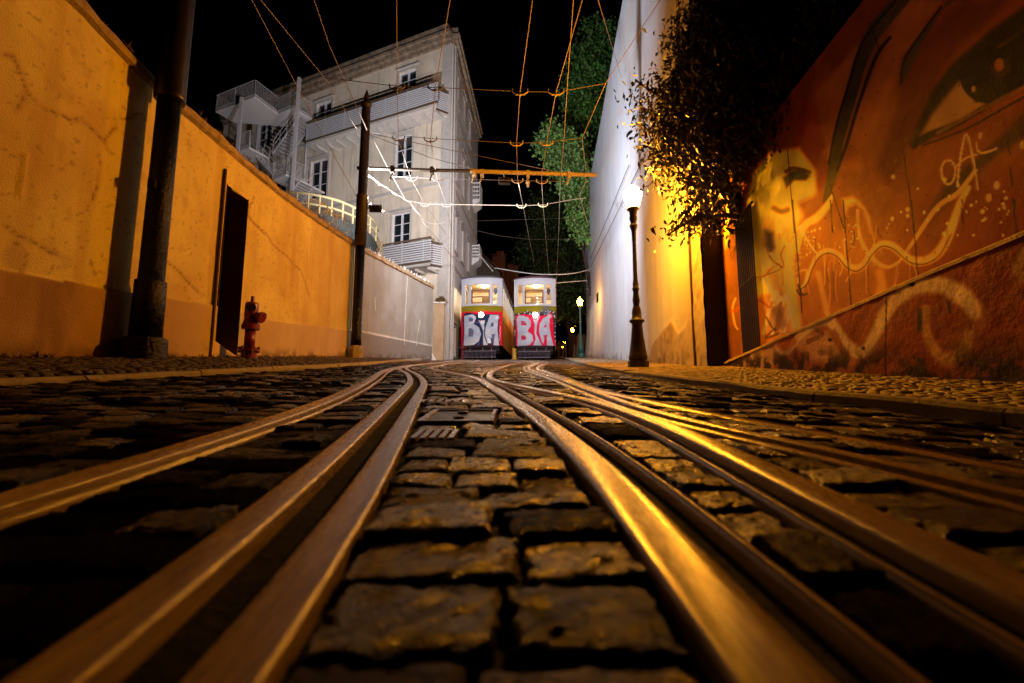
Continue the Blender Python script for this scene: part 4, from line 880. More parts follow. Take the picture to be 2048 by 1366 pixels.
# drainpipes, corner lamp bracket, air conditioner
for u, fr in ((.25, fB), (.72, fB)): MB().tube([fr(u, .13, ZG + .2), fr(u, .13, ZT - .3)], .055, 8).build('drainpipe', M['stone_trim'], bld)
u = ptA(613, 330)[0]; MB().tube([fA(u, .1, 4), fA(u, .1, ptA(613, 290)[1])], .06, 8).build('drainpipe', M['galv'], bld)
a = ptA(592, 262); ac = MB().fbox(fA, a[0] - .45, a[0] + .4, .02, .4, a[1] - .75, a[1] + .1).build('air_conditioner', M['galv'], bld)
MB().lathe([(.27, 0), (.27, .02), (.1, .03)], fA(a[0], .4, a[1] - .33), 14, Vector((nA.x, nA.y, 0))).build('fan_grille', M['tram_dark'], ac)
# small pierced-stone balconies on the street side
for pa, pb in (((953, 358), (953, 410)), ((951, 485), (951, 530))):
    Yb = 31.0; z1 = at(*pa, Yb).z; z0 = at(*pb, Yb).z; uu = LB - 2.4
    s_ = MB().poly_prism([fB(uu - .1, .02, z0 + .1), fB(uu - .1, .55, z0 + .5), fB(uu - .1, .55, z0 + .62), fB(uu - .1, .02, z0 + .62)], tuple(Vector(fB(uu + 1.3, 0, 0)) - Vector(fB(uu, 0, 0)))).build('balcony', M['white'], bld)
    mb = MB()
    for k in range(5): mb.fbox(fB, uu - .08, uu - .02, .04 + k * .12, .07 + k * .12, z0 + .622, z1)
    for k in range(5): q = z0 + .66 + (z1 - z0 - .7) * k / 4; mb.fbox(fB, uu - .075, uu - .025, .02, .56, q - .05, q + .035)
    for k in range(8): mb.fbox(fB, uu + .02 + k * .16, uu + .09 + k * .16, .5, .56, z0 + .622, z1 - .05)
    mb.fbox(fB, uu - .1, uu + 1.3, .49, .57, z1 - .0498, z1 + .03); mb.build('pierced_panel', M['white'], s_)

# ---- fire escape
fe = thing('fire_escape', 'white steel fire escape with mesh-railed landings and a stair flight, behind the ochre wall', 'fire escape', (-11, 25.5, 3.0))
zU = at(508, 195, 24.7).z; zL = at(572, 350, 24.7).z; zM = at(480, 310, 25.4).z
def plat(name, pts, z, back):
    P = [atx(px, py, z) for px, py in pts]; Pb = [p + Vector((nA.x, nA.y, 0)) * -b for p, b in zip((P[-1], P[0]), back)]
    mb = MB().poly_prism([*P, *Pb], (0, 0, .12)); pf_ = mb.build(name, M['galv'], fe)
    return P, Pb, pf_
def railing(P, z, h, parent, name='railing', skip=()):
    mb = MB(); ms = MB()
    for i in range(len(P) - 1):
        if i in skip: continue
        a, b = P[i], P[i + 1]; n = max(1, int(round((b - a).length / 1.6)))
        for q in (.06, h * .5 if False else .12, h): mb.tube([a + Vector((0, 0, q)), b + Vector((0, 0, q))], .025, 5)
        for k in range(n + 1):
            p = a.lerp(b, k / n); mb.tube([p, p + Vector((0, 0, h))], .028, 5)
        for k in range(int((b - a).length / .11)):
            p = a.lerp(b, (k + .5) / ((b - a).length / .11)); ms.tube([p + Vector((0, 0, .12)), p + Vector((0, 0, h))], .006, 3)
        for k in range(8):
            q = .16 + (h - .2) * k / 8; ms.tube([a + Vector((0, 0, q)), b + Vector((0, 0, q))], .005, 3)
    o = mb.build(name, M['escape'], parent); ms.build('mesh_infill', M['galv'], o, fix=False); return o
up = [(431, 224), (508, 195), (555, 229), (583, 217), (622, 239)]
P, Pb, pf_ = plat('landing', up, zU, (1.2, 1.2)); railing([p + Vector((0, 0, .12)) for p in P], zU, 1.0, pf_)
railing([P[0] + Vector((0, 0, .12)), Pb[1] + Vector((0, 0, .12))], zU, 1.0, pf_)
lo = [(545, 361), (571, 351), (613, 369)]
Q, Qb, ql = plat('landing', lo, zL, (1.4, 1.4)); railing([p + Vector((0, 0, .12)) for p in Q], zL, 1.0, ql)
md = [(468, 306), (498, 297)]
R_, Rb, rl = plat('landing', md, zM, (1.3, 1.3)); railing([p + Vector((0, 0, .12)) for p in R_], zM, 1.0, rl)
def flight(a, b, w, n, nm='stair_flight'):
    side = Vector((nA.x, nA.y, 0)) * w; mb = MB(); d = (b - a)
    for k in range(n):
        p = a + d * ((k + .5) / n); h = Vector((d.x, d.y, 0)).normalized() * .14
        mb.add([p - h, p + h, p + h - side, p - h - side, p - h + Vector((0, 0, .04)), p + h + Vector((0, 0, .04)), p + h - side + Vector((0, 0, .04)), p - h - side + Vector((0, 0, .04))], [(0, 1, 2, 3), (4, 5, 6, 7), (0, 1, 5, 4), (1, 2, 6, 5), (2, 3, 7, 6), (3, 0, 4, 7)])
    for o_ in (Vector(), -side):
        for s0 in (a + o_, ):
            u = Vector((0, 0, .09)); mb.add([s0 - u, s0 + d - u, s0 + d + u, s0 + u], [(0, 1, 2, 3)])
            mb.tube([s0, s0 + d], .05, 5)
    fo = mb.build(nm, M['escape'], fe)
    mb = MB()
    for o_ in (Vector((0, 0, 0)), -side):
        mb.tube([a + o_ + Vector((0, 0, .9)), b + o_ + Vector((0, 0, .9))], .025, 5); mb.tube([a + o_ + Vector((0, 0, .5)), b + o_ + Vector((0, 0, .5))], .018, 5)
        for k in range(5): p = a.lerp(b, k / 4) + o_; mb.tube([p, p + Vector((0, 0, .9))], .02, 5)
    mb.build('handrail', M['escape'], fo)
top = atx(604, 240, zU); flight(at(545, 308, 26.4), Vector((at(600, 232, 26.4).x, at(600, 232, 26.4).y, zU)), .95, 13)
flight(at(500, 300, 25.7), at(548, 352, 25.4), .9, 11); flight(at(572, 398, 25.2), at(600, 362, 25.2), .9, 8)
mb = MB()
for (px, py, Y, zt) in ((584, 390, 24.5, zU + 1.1), (474, 320, 24.7, zU), (514, 320, 27.6, zU), (612, 380, 26.2, zL)):
    p = at(px, py, Y); x, yv = p.x, p.y; MB().box(x - .08, x + .08, yv - .08, yv + .08, 2.5, zt).build('post', M['escape'], fe)

# ---- round concrete terrace with a pale railing
zr = at(640, 392, 14.4).z
AR = [atx(px, py, zr) for px, py in ((560, 383), (580, 385), (610, 387), (640, 392), (672, 400), (700, 411), (725, 424), (745, 440), (757, 462))]
AR = [Vector((p[0], p[1], zr)) for p in smooth_pts([(p.x, p.y) for p in AR], 4)]
tr = thing('round_terrace', 'rounded dark concrete terrace wall with a pale yellow pipe railing, behind the ochre wall', 'terrace', (AR[10].x, AR[10].y, 1.5))
zc = zr - .62; mb = MB(); vs = []
for p in AR: vs += [(p.x, p.y, 1.2), (p.x, p.y, zc), (p.x - .35, p.y + .3, zc), (p.x - .35, p.y + .3, 1.2)]
mb.add(vs, [(i * 4 + k, i * 4 + k + 1, (i + 1) * 4 + k + 1, (i + 1) * 4 + k) for i in range(len(AR) - 1) for k in range(3)]); mb.build('retaining_wall', M['concrete'], tr)
mb = MB(); mb.poly_prism([(p.x - .1, p.y + .1, zc - .25) for p in AR] + [(AR[-1].x - 6, AR[-1].y + .5, zc - .25), (AR[0].x - 2, AR[0].y + 2.5, zc - .25)], (0, 0, .15)); mb.build('terrace_floor', M['concrete'], tr)
mb = MB(); mb.tube(AR, .045, 6); mb.tube([p - Vector((0, 0, .33)) for p in AR], .04, 6)
for i in range(0, len(AR), 3): mb.tube([AR[i] - Vector((0, 0, .62)), AR[i]], .035, 6)
mb.build('pipe_railing', M['paleyellow'], tr)
mb = MB(); base = Vector((AR[-1].x, AR[-1].y, zc))
for k in range(60):
    p = base + Vector((random.uniform(-.15, .2), random.uniform(-.3, .3), random.uniform(-1.1, .45))); q = p + Vector((random.uniform(-.12, .12), random.uniform(-.1, .1), random.uniform(-.5, -.1))); mb.tube([p, (p + q) / 2 + Vector((.05, 0, .02)), q], .012, 3)
tag(mb.build('dry_creeper', M['plant'], fix=False), 'dry brown creeper hanging at the right end of the round terrace', 'creeper')

# ---- gate gap at the end of the pale wall
gy = 18.6; gp = at(874, 660, gy)
g = thing('gate_pillar', 'narrow tan rendered gate pillar between the pale wall and the apartment block', 'pillar', (gp.x, gy, float(lpav_z(-3.2, 18))))
mb = MB(); xl_, xr_ = at(866, 700, gy).x, at(886, 700, gy).x; zt = at(876, 607, gy).z
mb.box(xl_, xr_, gy, gy + .4, 1.2, zt); mb.build('shaft', mat('tan_render', (.36, .27, .17), .9, var=.4, vscale=3, bump=.3), g)
MB().box(xl_ - .03, xr_ + .04, gy - .03, gy + .43, zt + .002, zt + .07).build('cap', M['stone_trim'], g)
mb = MB()
for k in range(420):
    a = random.uniform(0, 6.28); e = random.uniform(0, 1.57); r = random.uniform(.1, .3); c = Vector(((xl_ + xr_) / 2 + .05, gy + .2, zt + .05)) + Vector((math.cos(a) * math.cos(e) * r, math.sin(a) * math.cos(e) * r, math.sin(e) * r * 1.0))
    d = Vector((random.gauss(0, 1), random.gauss(0, 1), random.gauss(0, 1))).normalized() * .05; s_ = d.cross(Vector((.3, .5, .8))).normalized() * .02; mb.add([c - d, c + s_, c + d, c - s_], [(0, 1, 2, 3)])
sh = thing('shrub', 'small rust-brown shrub growing on the tan gate pillar', 'shrub', ((xl_ + xr_) / 2, gy + .2, zt)); mb.build('foliage', M['plant'], sh, fix=False)
MB().tube([((xl_ + xr_) / 2, gy + .2, zt), ((xl_ + xr_) / 2 + .05, gy + .2, zt + .2)], .03, 5).build('stem', M['bark'], sh)
p0 = at(862, 715, 18.4); MB().poly_prism([(p0.x, 18.4, 1.42), (p0.x + .35, 18.5, 1.42), (p0.x, 18.4, 2.05)], (.02, .18, 0)).build('buttress', M['stone_trim'], ww)
# ================================================================== TRAMS
TW_ = 2.34; HW = TW_ / 2; BOW = .34; ZB, ZS, ZW0, ZW1, ZR = .80, 3.04, 3.14, 4.26, 4.62; TL = 8.6
def bowy(x): return BOW * (abs(x) / HW) ** 2.4
def taper(z): return 1.0
def slab(mb, x0, x1, z0, z1, th=.05, out=0.0, n=None):
    n = n or max(2, int((x1 - x0) / .15)); vs = []
    for i in range(n + 1):
        x = x0 + (x1 - x0) * i / n; y = bowy(x) - out
        vs += [(x, y, z0), (x, y, z1), (x, y + th, z1), (x, y + th, z0)]
    fs = [(i * 4 + k, i * 4 + (k + 1) % 4, (i + 1) * 4 + (k + 1) % 4, (i + 1) * 4 + k) for i in range(n) for k in range(4)] + [(0, 1, 2, 3), tuple(n * 4 + k for k in range(4))]
    return mb.add(vs, fs)
def front_paint(x, z, variant):
    """u right 0..100, v up 0..100 over the curved apron"""
    u = (x + HW) / TW_ * 100; v = (z - ZB) / (ZS - ZB) * 100; n = fbm(u * .06, v * .06, 90 + variant); n2 = fbm(u * .3, v * .3, 95)
    Pm = lambda pts, soft, col, a=1.0: mixc(C, poly_mask(u, v, pts, soft), col, a)
    S = lambda pts, w, col, a=1.0: mixc(C, sstep(1.25, .8, seg_dist(u, v, smooth_pts(pts, 5)) / w), col, a)
    silver = np.array([.42, .48, .62]); navy = (.012, .02, .07)
    sil = lambda m, k=1.0: mixc(C, m, silver, 1.0)
    if variant == 0:
        C = np.tile(np.array([.70, .006, .03]), (u.size, 1)); mixc(C, sstep(84, 90, v + 3 * n), (.24, .20, .01)); mixc(C, sstep(80, 74, abs(u - 50) * 1.2 + 40 + 0 * v) * 0, (0, 0, 0))
        Pm([(6, 0), (4, 10), (8, 40), (7, 78), (94, 78), (92, 40), (95, 0)], 1.6, navy)
        # B
        B = [(7, 0), (9, 30), (8, 76), (30, 78), (38, 72), (38, 60), (33, 54), (46, 44), (51, 28), (46, 10), (34, 1), (20, 0)]
        S(B + [B[0]], 2.6, (.01, .015, .06)); Pm(B, .8, silver); Pm([(21, 60), (30, 60), (32, 66), (28, 70), (20, 70)], .7, (.10, .13, .26)); Pm([(20, 22), (30, 22), (33, 30), (32, 39), (27, 43), (20, 43)], .7, (.12, .16, .28))
        S([(44, 54), (53, 42), (56, 24), (52, 8), (44, 0)], 1.5, (.03, .04, .10)); S([(38, 64), (34, 54)], 1.2, navy)
        mixc(C, sstep(3, .5, np.hypot(u - 27, v - 29)), (.5, .03, .06), .8)
        # i
        Pm([(56, 0), (56, 36), (48, 56), (44, 62), (60, 62), (58, 50), (61, 30), (66, 0)], .7, silver); Pm([(50, 60), (58, 60), (57, 52), (49, 54)], .6, (.6, .64, .74))
        mixc(C, sstep(2.2, 1.2, np.hypot(u - 48.5, v - 61)), (.4, .04, .05)); Pm([(46, 0), (40, 0), (48, 9)], .8, (.10, .13, .26))
        # A
        Pm([(66, 0), (60, 24), (62, 46), (72, 76), (92, 77), (90, 60), (89, 38), (93, 0), (80, 0), (82, 18), (74, 18), (74, 6), (68, 6)], .8, silver); Pm([(73, 46), (80, 47), (81, 57), (74, 55)], .6, (.08, .10, .22)); Pm([(75, 27), (84, 29), (80, 0), (77, 12)], .8, (.12, .15, .30))
        S([(66, 4), (59.5, 24), (60, 44), (66, 60)], 1.2, (.03, .04, .10)); Pm([(66, 5), (66, 21), (74, 12), (75, 5)], .8, (.82, .84, .92))
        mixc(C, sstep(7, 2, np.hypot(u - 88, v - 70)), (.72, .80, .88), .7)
        S([(94, 50), (96, 44), (94, 38), (96, 32), (94, 27), (96, 22)], .6, (.7, .66, .68), .8); S([(92.5, 20), (95, 16), (93, 12)], .5, (.7, .66, .68), .8)
        mixc(C, sstep(.45, .7, n) * (np.linalg.norm(C - silver, axis=1) < .3), (.60, .64, .74), .8); mixc(C, sstep(30, 0, v) * (np.linalg.norm(C - silver, axis=1) < .35), (.70, .72, .80), .6)
    else:
        C = np.tile(np.array([.03, .03, .05]), (u.size, 1)); mixc(C, sstep(83, 90, v + 5 * n - 4 * sstep(60, 75, u)), (.22, .20, .01))
        mixc(C, sstep(16, 6, np.hypot(u - 78, v - 88)), (.12, .14, .2), .7)
        r = np.random.default_rng(8)
        for k in range(70):
            if k < 30: q = (r.uniform(2, 98), r.uniform(74, 88))
            elif k < 50: q = (r.choice([2.0, 97.5]) + r.normal(0, 1.2), r.uniform(0, 76))
            else: q = (r.uniform(60, 98), r.uniform(70, 90))
            mixc(C, sstep(1.25, .6, np.hypot(u - q[0], (v - q[1]) * .9)), (.85, .85, .9))
        Pm([(4, 0), (3, 78), (24, 80), (40, 76), (50, 70), (62, 74), (80, 76), (92, 84), (94, 60), (95, 30), (99, 0)], 1.2, (.74, .006, .05))
        B = [(8, 0), (9, 30), (6, 68), (10, 76), (22, 76), (34, 70), (40, 62), (40, 48), (32, 36), (44, 26), (46, 12), (38, 2), (26, 0)]
        Pm(B, .8, silver); Pm([(17, 52), (30, 50), (30, 56), (24, 62), (17, 63)], .7, (.55, .03, .1)); Pm([(17, 15), (28, 14), (30, 20), (26, 26), (17, 26)], .7, (.55, .03, .1))
        S([(36, 74), (43, 64), (44, 50), (36, 38), (46, 26), (49, 12), (42, 0)], 1.5, (.55, .02, .10)); S([(33, 73), (37, 62), (35, 52)], .7, (.30, .33, .45), .8)
        Pm([(44, 72), (62, 74), (56, 58), (53, 30), (60, 14), (66, 0), (46, 0), (52, 16), (49, 34), (50, 54)], .8, silver); mixc(C, sstep(2.2, 1.2, np.hypot(u - 50, v - 66)), (.45, .03, .05))
        S([(66, 70), (58, 56), (56, 36), (62, 14), (68, 0)], 1.5, (.58, .02, .10))
        Pm([(66, 10), (60, 34), (62, 54), (70, 68), (86, 78), (84, 50), (88, 24), (94, 0), (78, 0), (79, 16), (72, 18), (70, 4)], .8, silver); Pm([(70, 44), (78, 46), (77, 57)], .6, (.55, .03, .1)); Pm([(70, 25), (80, 27), (76, 8)], .7, (.55, .03, .1))
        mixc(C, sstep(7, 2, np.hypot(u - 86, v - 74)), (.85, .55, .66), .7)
        mixc(C, sstep(.42, .7, n) * (np.linalg.norm(C - silver, axis=1) < .3), (.56, .60, .72), .8)
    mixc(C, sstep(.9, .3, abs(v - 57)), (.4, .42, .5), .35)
    return C
def make_tram(variant, label):
    root = thing('tram', label, 'tram', (0, 0, 0), 'trams side by side on the slope')
    nx, nz = 150, 150; Xg, Zg = np.meshgrid(np.linspace(-HW, HW, nx), np.linspace(ZB, ZS, nz)); Yg = BOW * (abs(Xg) / HW) ** 2.4 - .006 + .0 * Zg
    i = (np.arange(nz - 1)[:, None] * nx + np.arange(nx - 1)[None, :]).ravel(); C = front_paint(Xg.ravel(), Zg.ravel(), variant)
    np_mesh('front_apron', np.stack([Xg, Yg, Zg], -1).reshape(-1, 3), np.stack([i, i + 1, i + nx + 1, i + nx], 1), M['graffiti'], C, root, smooth=True)
    body = MB(); slab(body, -HW, HW, ZB, ZS, .05)
    for s in (-1, 1):
        x = s * HW; body.fbox(lambda a, b, c: (x + s * a, b, c), -.05, 0, BOW + .05, TL, ZB, 3.06)
    body.box(-HW + .05, HW - .05, TL - .05, TL, ZB, ZR); bo = body.build('body', M['tram_side'], root)
    co = np.array([v.co for v in bo.data.vertices]); yy = np.linspace(BOW, TL, 80)
    # side panels (fine grid), orange brightened in the colour for the warm light on them
    for s in (-1, 1):
        Yg, Zg = np.meshgrid(np.linspace(BOW + .02, TL, 170), np.linspace(ZB, 3.05, 50)); y_, z_ = Yg.ravel(), Zg.ravel(); n = fbm(y_ * .8, z_ * .8, 100 + variant); C = np.tile(np.array([.85, .42, .08]), (y_.size, 1))
        mixc(C, sstep(5.0, 6.2, y_ + n), (.85, .10, .04)); mixc(C, sstep(1.2, .6, y_), (.50, .03, .04)); mixc(C, sstep(.03, .012, abs(np.mod(y_, .55) - .27)), (.16, .09, .03), .8); mixc(C, sstep(.5, .65, n) * .7, (.62, .48, .14)); mixc(C, sstep(.05, .02, abs(z_ - 2.2)), (.2, .1, .03), .8)
        V = np.stack([np.full_like(Yg, s * (HW + .004)), Yg, Zg], -1).reshape(-1, 3); i = (np.arange(49)[:, None] * 170 + np.arange(169)[None, :]).ravel()
        np_mesh('side_panel', V, np.stack([i, i + 1, i + 171, i + 170], 1), M['tram_side'], C, root)
    at_ = bo.data.attributes.new('Col', 'FLOAT_COLOR', 'POINT'); at_.data.foreach_set('color', [.3, .1, .05, 1] * len(bo.data.vertices))
    mb = MB(); slab(mb, -HW - .01, HW + .01, ZS, ZW0, .07, .02); slab(mb, -HW, HW, ZW1, ZR - .05, .07, .01)
    for a, b in ((-HW, -.93), (-.70, -.56), (.50, .64), (.90, HW)): slab(mb, a, b, ZW0, ZW1, .07, .008)
    mb.build('front_frame', M['tram_white'], root)
    mb = MB()
    for s in (-1, 1):
        x = s * HW; fx_ = lambda a, b, c: (x + s * a, b, c)
        mb.fbox(fx_, -.05, .004, BOW + .0, TL, 3.06, 3.16); mb.fbox(fx_, -.05, .004, BOW + .0, TL, ZW1, ZR - .05)
        for k in range(10): y0 = BOW + .0 + k * (TL - BOW - .12) / 9; mb.fbox(fx_, -.05, .008, y0, y0 + .12, 3.16, ZW1)
    mb.build('side_frames', M['tram_white'], root)
    mb = MB(); slab(mb, -.93, -.70, ZW0, ZW1, .008, -.03); slab(mb, -.56, .50, ZW0, ZW1, .008, -.03); slab(mb, .64, .90, ZW0, ZW1, .008, -.03); mb.build('windscreen', M['glass'], root)
    for s in (-1, 1):
        x = s * HW; MB().fbox(lambda a, b, c: (x + s * a, b, c), -.035, -.025, BOW + .12, TL - .05, 3.16, ZW1).build('side_windows', M['glass'], root)
    mb = MB(); z1 = ZW0 + .78
    slab(mb, -.56, -.48, ZW0 + .02, z1, .03, .02); slab(mb, .42, .50, ZW0 + .02, z1, .03, .02)
    for zq in (ZW0 + .02, ZW0 + .36, z1 - .05): slab(mb, -.478, .418, zq, zq + .065, .03, .02)
    mb.build('window_sash', M['sash'], root)
    # roof: shallow curved shell with overhang
    mb = MB(); n = 10; prof = []
    outl = [(-HW - .03, TL + .02)] + [(x, bowy(x) - .06) for x in np.linspace(-HW - .03, HW + .03, 15)] + [(HW + .03, TL + .02)]
    mb.poly_prism([(x, y, ZR - .05) for x, y in outl], (0, 0, .05)); 
    mb.build('roof_rim', M['tram_white'], root)
    mb = MB(); rows = []
    for k, (sc, z) in enumerate(((1.0, 0), (.99, .05), (.93, .11), (.8, .15), (.5, .175))): rows.append([(x * sc, (y if y > TL else y + (1 - sc) * .6), ZR + z) for x, y in outl])
    m_ = len(outl); vs = [p for r in rows for p in r]; fs = [(i * m_ + k, i * m_ + k + 1, (i + 1) * m_ + k + 1, (i + 1) * m_ + k) for i in range(4) for k in range(m_ - 1)] + [tuple(4 * m_ + k for k in range(m_))]
    mb.add(vs, fs); mb.build('roof', mat('tram_roof_%s' % ('plum' if variant else 'grey'), (.10, .05, .06) if variant else (.10, .10, .12), .7), root)
    # cabin interior
    mb = MB(); mb.box(-HW + .06, HW - .06, BOW + .1, TL - .06, ZB + .9, ZB + .96); mb.box(-HW + .06, HW - .06, BOW + .1, TL - .06, ZW1 + .12, ZW1 + .16)
    mb.box(-HW + .06, -.35, 2.6, 2.66, ZB + .96, ZW1 + .12); mb.box(.45, HW - .06, 2.6, 2.66, ZB + .96, ZW1 - .35); mb.box(-.35, .45, 2.6, 2.66, ZW1 - .12, ZW1 + .12); mb.box(-.3, .42, 5.2, 5.26, ZB + .96, 3.75)
    mb.build('cabin_interior', M['interior'], root)
    mb = MB()
    for s in (-1, 1):
        for k in range(5): mb.box(s * .75 - .3, s * .75 + .3, 3.0 + k * 1.05, 3.1 + k * 1.05, ZB + .97, 3.45 + .05 * (k % 2)); mb.box(s * .75 - .3, s * .75 + .3, 3.101 + k * 1.05, 3.5 + k * 1.05, ZB + 1.3, ZB + 1.38)
    mb.build('benches', M['wood'], root)
    for yl in (.9, 3.4, 6.2):
        MB().lathe([(.02, .0), (.09, .03), (.11, .08), (.05, .11)], (0.05, yl, ZW1 - .0), 12).build('cabin_lamp', M['interior_lamp'], root)
    MB().lathe([(.02, -.22), (.07, -.1), (.12, .0), (.12, .12), (.03, .16)], (.77, .45, 3.95), 10).build('wall_lantern', M['black_iron'], root)
    # headlight
    hl = MB().lathe([(.14, .0), (.16, .03), (.165, .10), (.15, .12)], (0.03, .02, ZS - .55), 20, Vector((0, -1, 0))).build('headlight', M['galv'], root)
    MB().lathe([(.148, .121), (.14, .145), (.09, .165), (.02, .172)], (0.03, .02, ZS - .55), 20, Vector((0, -1, 0))).build('lens', M['headlight'], hl, smooth=True)
    # underframe, lifeguard grille, wheels
    gz = lambda y: SLOPE * y * .985
    mb = MB(); mb.poly_prism([(-.98, .30, ZB), (-.98, .30, .36), (-.98, TL, SLOPE * TL + .25), (-.98, TL, ZB + .2)], (1.96, 0, 0)); mb.build('underframe', M['tram_dark'], root)
    mb = MB(); mb.box(-.95, .95, .12, .22, ZB - .12, ZB - .005); mb.tube([(-1.05, .1, ZB - .3), (1.05, .1, ZB - .3)], .035, 6); mb.build('buffer_beam', M['tram_dark'], root)
    mb = MB(); mb.tube([(-.95, .0, .47), (.85, .0, .47)], .022, 6); mb.tube([(-.95, .04, .13), (.85, .04, .13)], .022, 6)
    for k in range(26): x = -.93 + k * .07; mb.tube([(x, .0, .47), (x, .04, .13)], .009, 4)
    for x in (-.6, .1, .6): mb.tube([(x, .0, .47), (x, .15, .68)], .018, 5)
    mb.build('lifeguard_grille', M['grille'], root)
    for yw in (.75, 2.2, 5.6, 7.0):
        for s in (-.45, .45):
            MB().lathe([(.25, -.05), (.27, -.04), (.24, -.02), (.24, .05), (.08, .06)], (s, yw, SLOPE * yw + .25), 16, Vector((1, 0, 0))).build('wheel', M['rust'], root)
    if variant == 0:
        mb = MB()   # pair of folded current collectors
        for cx_ in (-.28, .52):
            for s in (-.22, .22):
                mb.tube([(cx_ + s, 1.6, ZR + .17), (cx_ + s * .7, 1.9, ZR + .42), (cx_ + s, 2.3, ZR + .62)], .02, 5); mb.lathe([(.07, 0), (.05, .08), (.07, .12), (.03, .2)], (cx_ + s, 1.6, ZR + .15), 8)
            mb.tube([(cx_ - .4, 2.3, ZR + .55), (cx_ - .22, 2.3, ZR + .64), (cx_ + .22, 2.3, ZR + .64), (cx_ + .4, 2.3, ZR + .55)], .022, 5); mb.tube([(cx_ - .22, 1.6, ZR + .3), (cx_ + .22, 1.6, ZR + .3)], .02, 5); mb.tube([(cx_ - .15, 1.9, ZR + .42), (cx_ + .15, 1.9, ZR + .42)], .02, 5)
            mb.tube([(cx_ - .22, 1.6, ZR + .2), (cx_ + .22, 2.3, ZR + .62)], .014, 4); mb.tube([(cx_ + .22, 1.6, ZR + .2), (cx_ - .22, 2.3, ZR + .62)], .014, 4)
        mb.build('current_collector', M['tram_dark'], root)
    else:
        mb = MB(); mb.tube([(-.25, 1.5, ZR + .3), (-.1, 1.5, ZR + .18), (.08, 1.5, ZR + .4), (.2, 1.5, ZR + .18)], .016, 5)
        for x, h in ((-.45, .3), (.2, .3), (.45, .42), (.62, .34), (.85, .3)): mb.tube([(x, 1.6, ZR + .15), (x, 1.6, ZR + h)], .014, 5); mb.lathe([(.035, 0), (.05, .04), (.02, .07)], (x, 1.6, ZR + h - .03), 8)
        mb.build('roof_terminals', M['galv'], root)
    return root
def place_tram(root, px):
    p = at(px, 715, 25.0); root.location = (p.x, 25.0, float(road_z(p.x, 25.0)) + .01); root.rotation_euler = (0, 0, -math.atan(.083))
t0 = make_tram(0, 'left tram with red-edged silver BIA graffiti and lit headlight, beside the apartment block')
t1 = make_tram(1, 'right tram with black dotted front and pink-outlined silver BIA graffiti, headlight on, stopped uphill')
place_tram(t0, 961); place_tram(t1, 1070)
# coloured guide posts beside the trams
def post(px, Y, ztop, r, m, name, label, w):
    p = at(px, 715, Y); zb = float(road_z(p.x, Y)); t = thing(name, label, 'post', (p.x, Y, zb))
    MB().lathe([(r * 1.5, 0), (r * 1.5, .06), (r, .08), (r, ztop * .72), (r * w, ztop * .82), (r * w, ztop)], (p.x, Y, zb), 10).build('shaft', m, t)
    MB().lathe([(r * w * 1.1, ztop), (r * w * .7, ztop + .05), (.01, ztop + .08)], (p.x, Y, zb), 10).build('cap', m, t)
post(925, 25.2, .74, .09, M['red'], 'bollard', 'short red flared post at the left foot of the left tram', 2.0)
post(1029, 25.9, .62, .13, M['yellowpost'], 'bollard', 'short yellow post between the two trams', 1.15)
# ================================================================== STREET LAMPS
LX, LY = at(1277, 735, 8.7).x, 8.7
LZ = float(rpav_z(LX, LY))
LP = [(140, 1315), (140, 1274), (122, 1268), (126, 1245), (118, 1232), (100, 1175), (84, 1110), (72, 1045), (70, 1030), (74, 1014), (98, 1006), (102, 998), (92, 990), (66, 984), (64, 950), (60, 925), (46, 900), (40, 890), (48, 868), (50, 850), (42, 830), (36, 800), (38, 792), (48, 780), (48, 772), (38, 764), (40, 740), (34, 722), (30, 700), (28, 560), (26, 440), (30, 424), (28, 405), (34, 360), (46, 340), (54, 328), (54, 318), (40, 308), (40, 296), (52, 280), (54, 262), (46, 244), (50, 240), (56, 214), (82, 206), (86, 194)]
prof = [(w * .00142, (1315 - q) * .00284) for w, q in LP]
def lamp(name, label, loc, prof, m, glob, gm, group, n=20):
    t = thing(name, label, 'street lamp', loc, group)
    k = 5
    MB().lathe(prof[:2], loc, 8, phase=math.pi / 8).build('base', m, t)
    MB().lathe(prof[2:], loc, n).build('post', m, t, smooth=True)
    MB().lathe(glob, loc, n).build('lamp_globe', gm, t, smooth=True)
    return t
gz = prof[-1][1]
globe = [(.105, gz), (.118, gz + .03), (.150, gz + .15), (.182, gz + .26), (.190, gz + .29), (.178, gz + .33), (.13, gz + .40), (.07, gz + .45), (.03, gz + .47), (.028, gz + .485), (.01, gz + .49)]
near = lamp('street_lamp', 'near ornate dark iron street lamp with glowing globe, standing on the right pavement', (LX, LY, LZ), prof, M['lamp_iron'], globe, M['glow'], None, 24)
h3 = 3.02; fp = [(.2, 0), (.2, .25), (.16, .28), (.13, .7), (.10, .75), (.08, 1.1), (.055, 1.2), (.05, h3 - .2), (.08, h3 - .12), (.06, h3 - .06), (.10, h3)]
fg = [(.10, h3 + .002), (.11, h3 + .04), (.17, h3 + .26), (.165, h3 + .30), (.09, h3 + .40), (.03, h3 + .46), (.03, h3 + .50)]
FL = [(1160, 617, 26.0, 'nearest of the far lanterns, on a teal post at the end of the blue-white building'), (1145, 668, 51.0, 'second lantern on a teal post farther up the street, above the round sign'),
      (1129, 688, 84.0, 'third lantern up the street, above the walkers'), (1125, 696, 125.0, 'last and smallest lantern far up the street')]
for px, py, Y, lb in FL:
    x = at(px, py, Y).x; zz_ = float(rpav_z(x, Y)) if Y < 30 else CAMZ + SLOPE * Y - .2
    zz_ = at(px, {26.0: 602, 51.0: 659, 84.0: 684, 125.0: 694}[Y], Y).z - 3.3
    lamp('street_lamp', lb, (x, Y, zz_), fp, M['teal'], fg, M['glow_far'], 'lanterns receding up the street', 8)

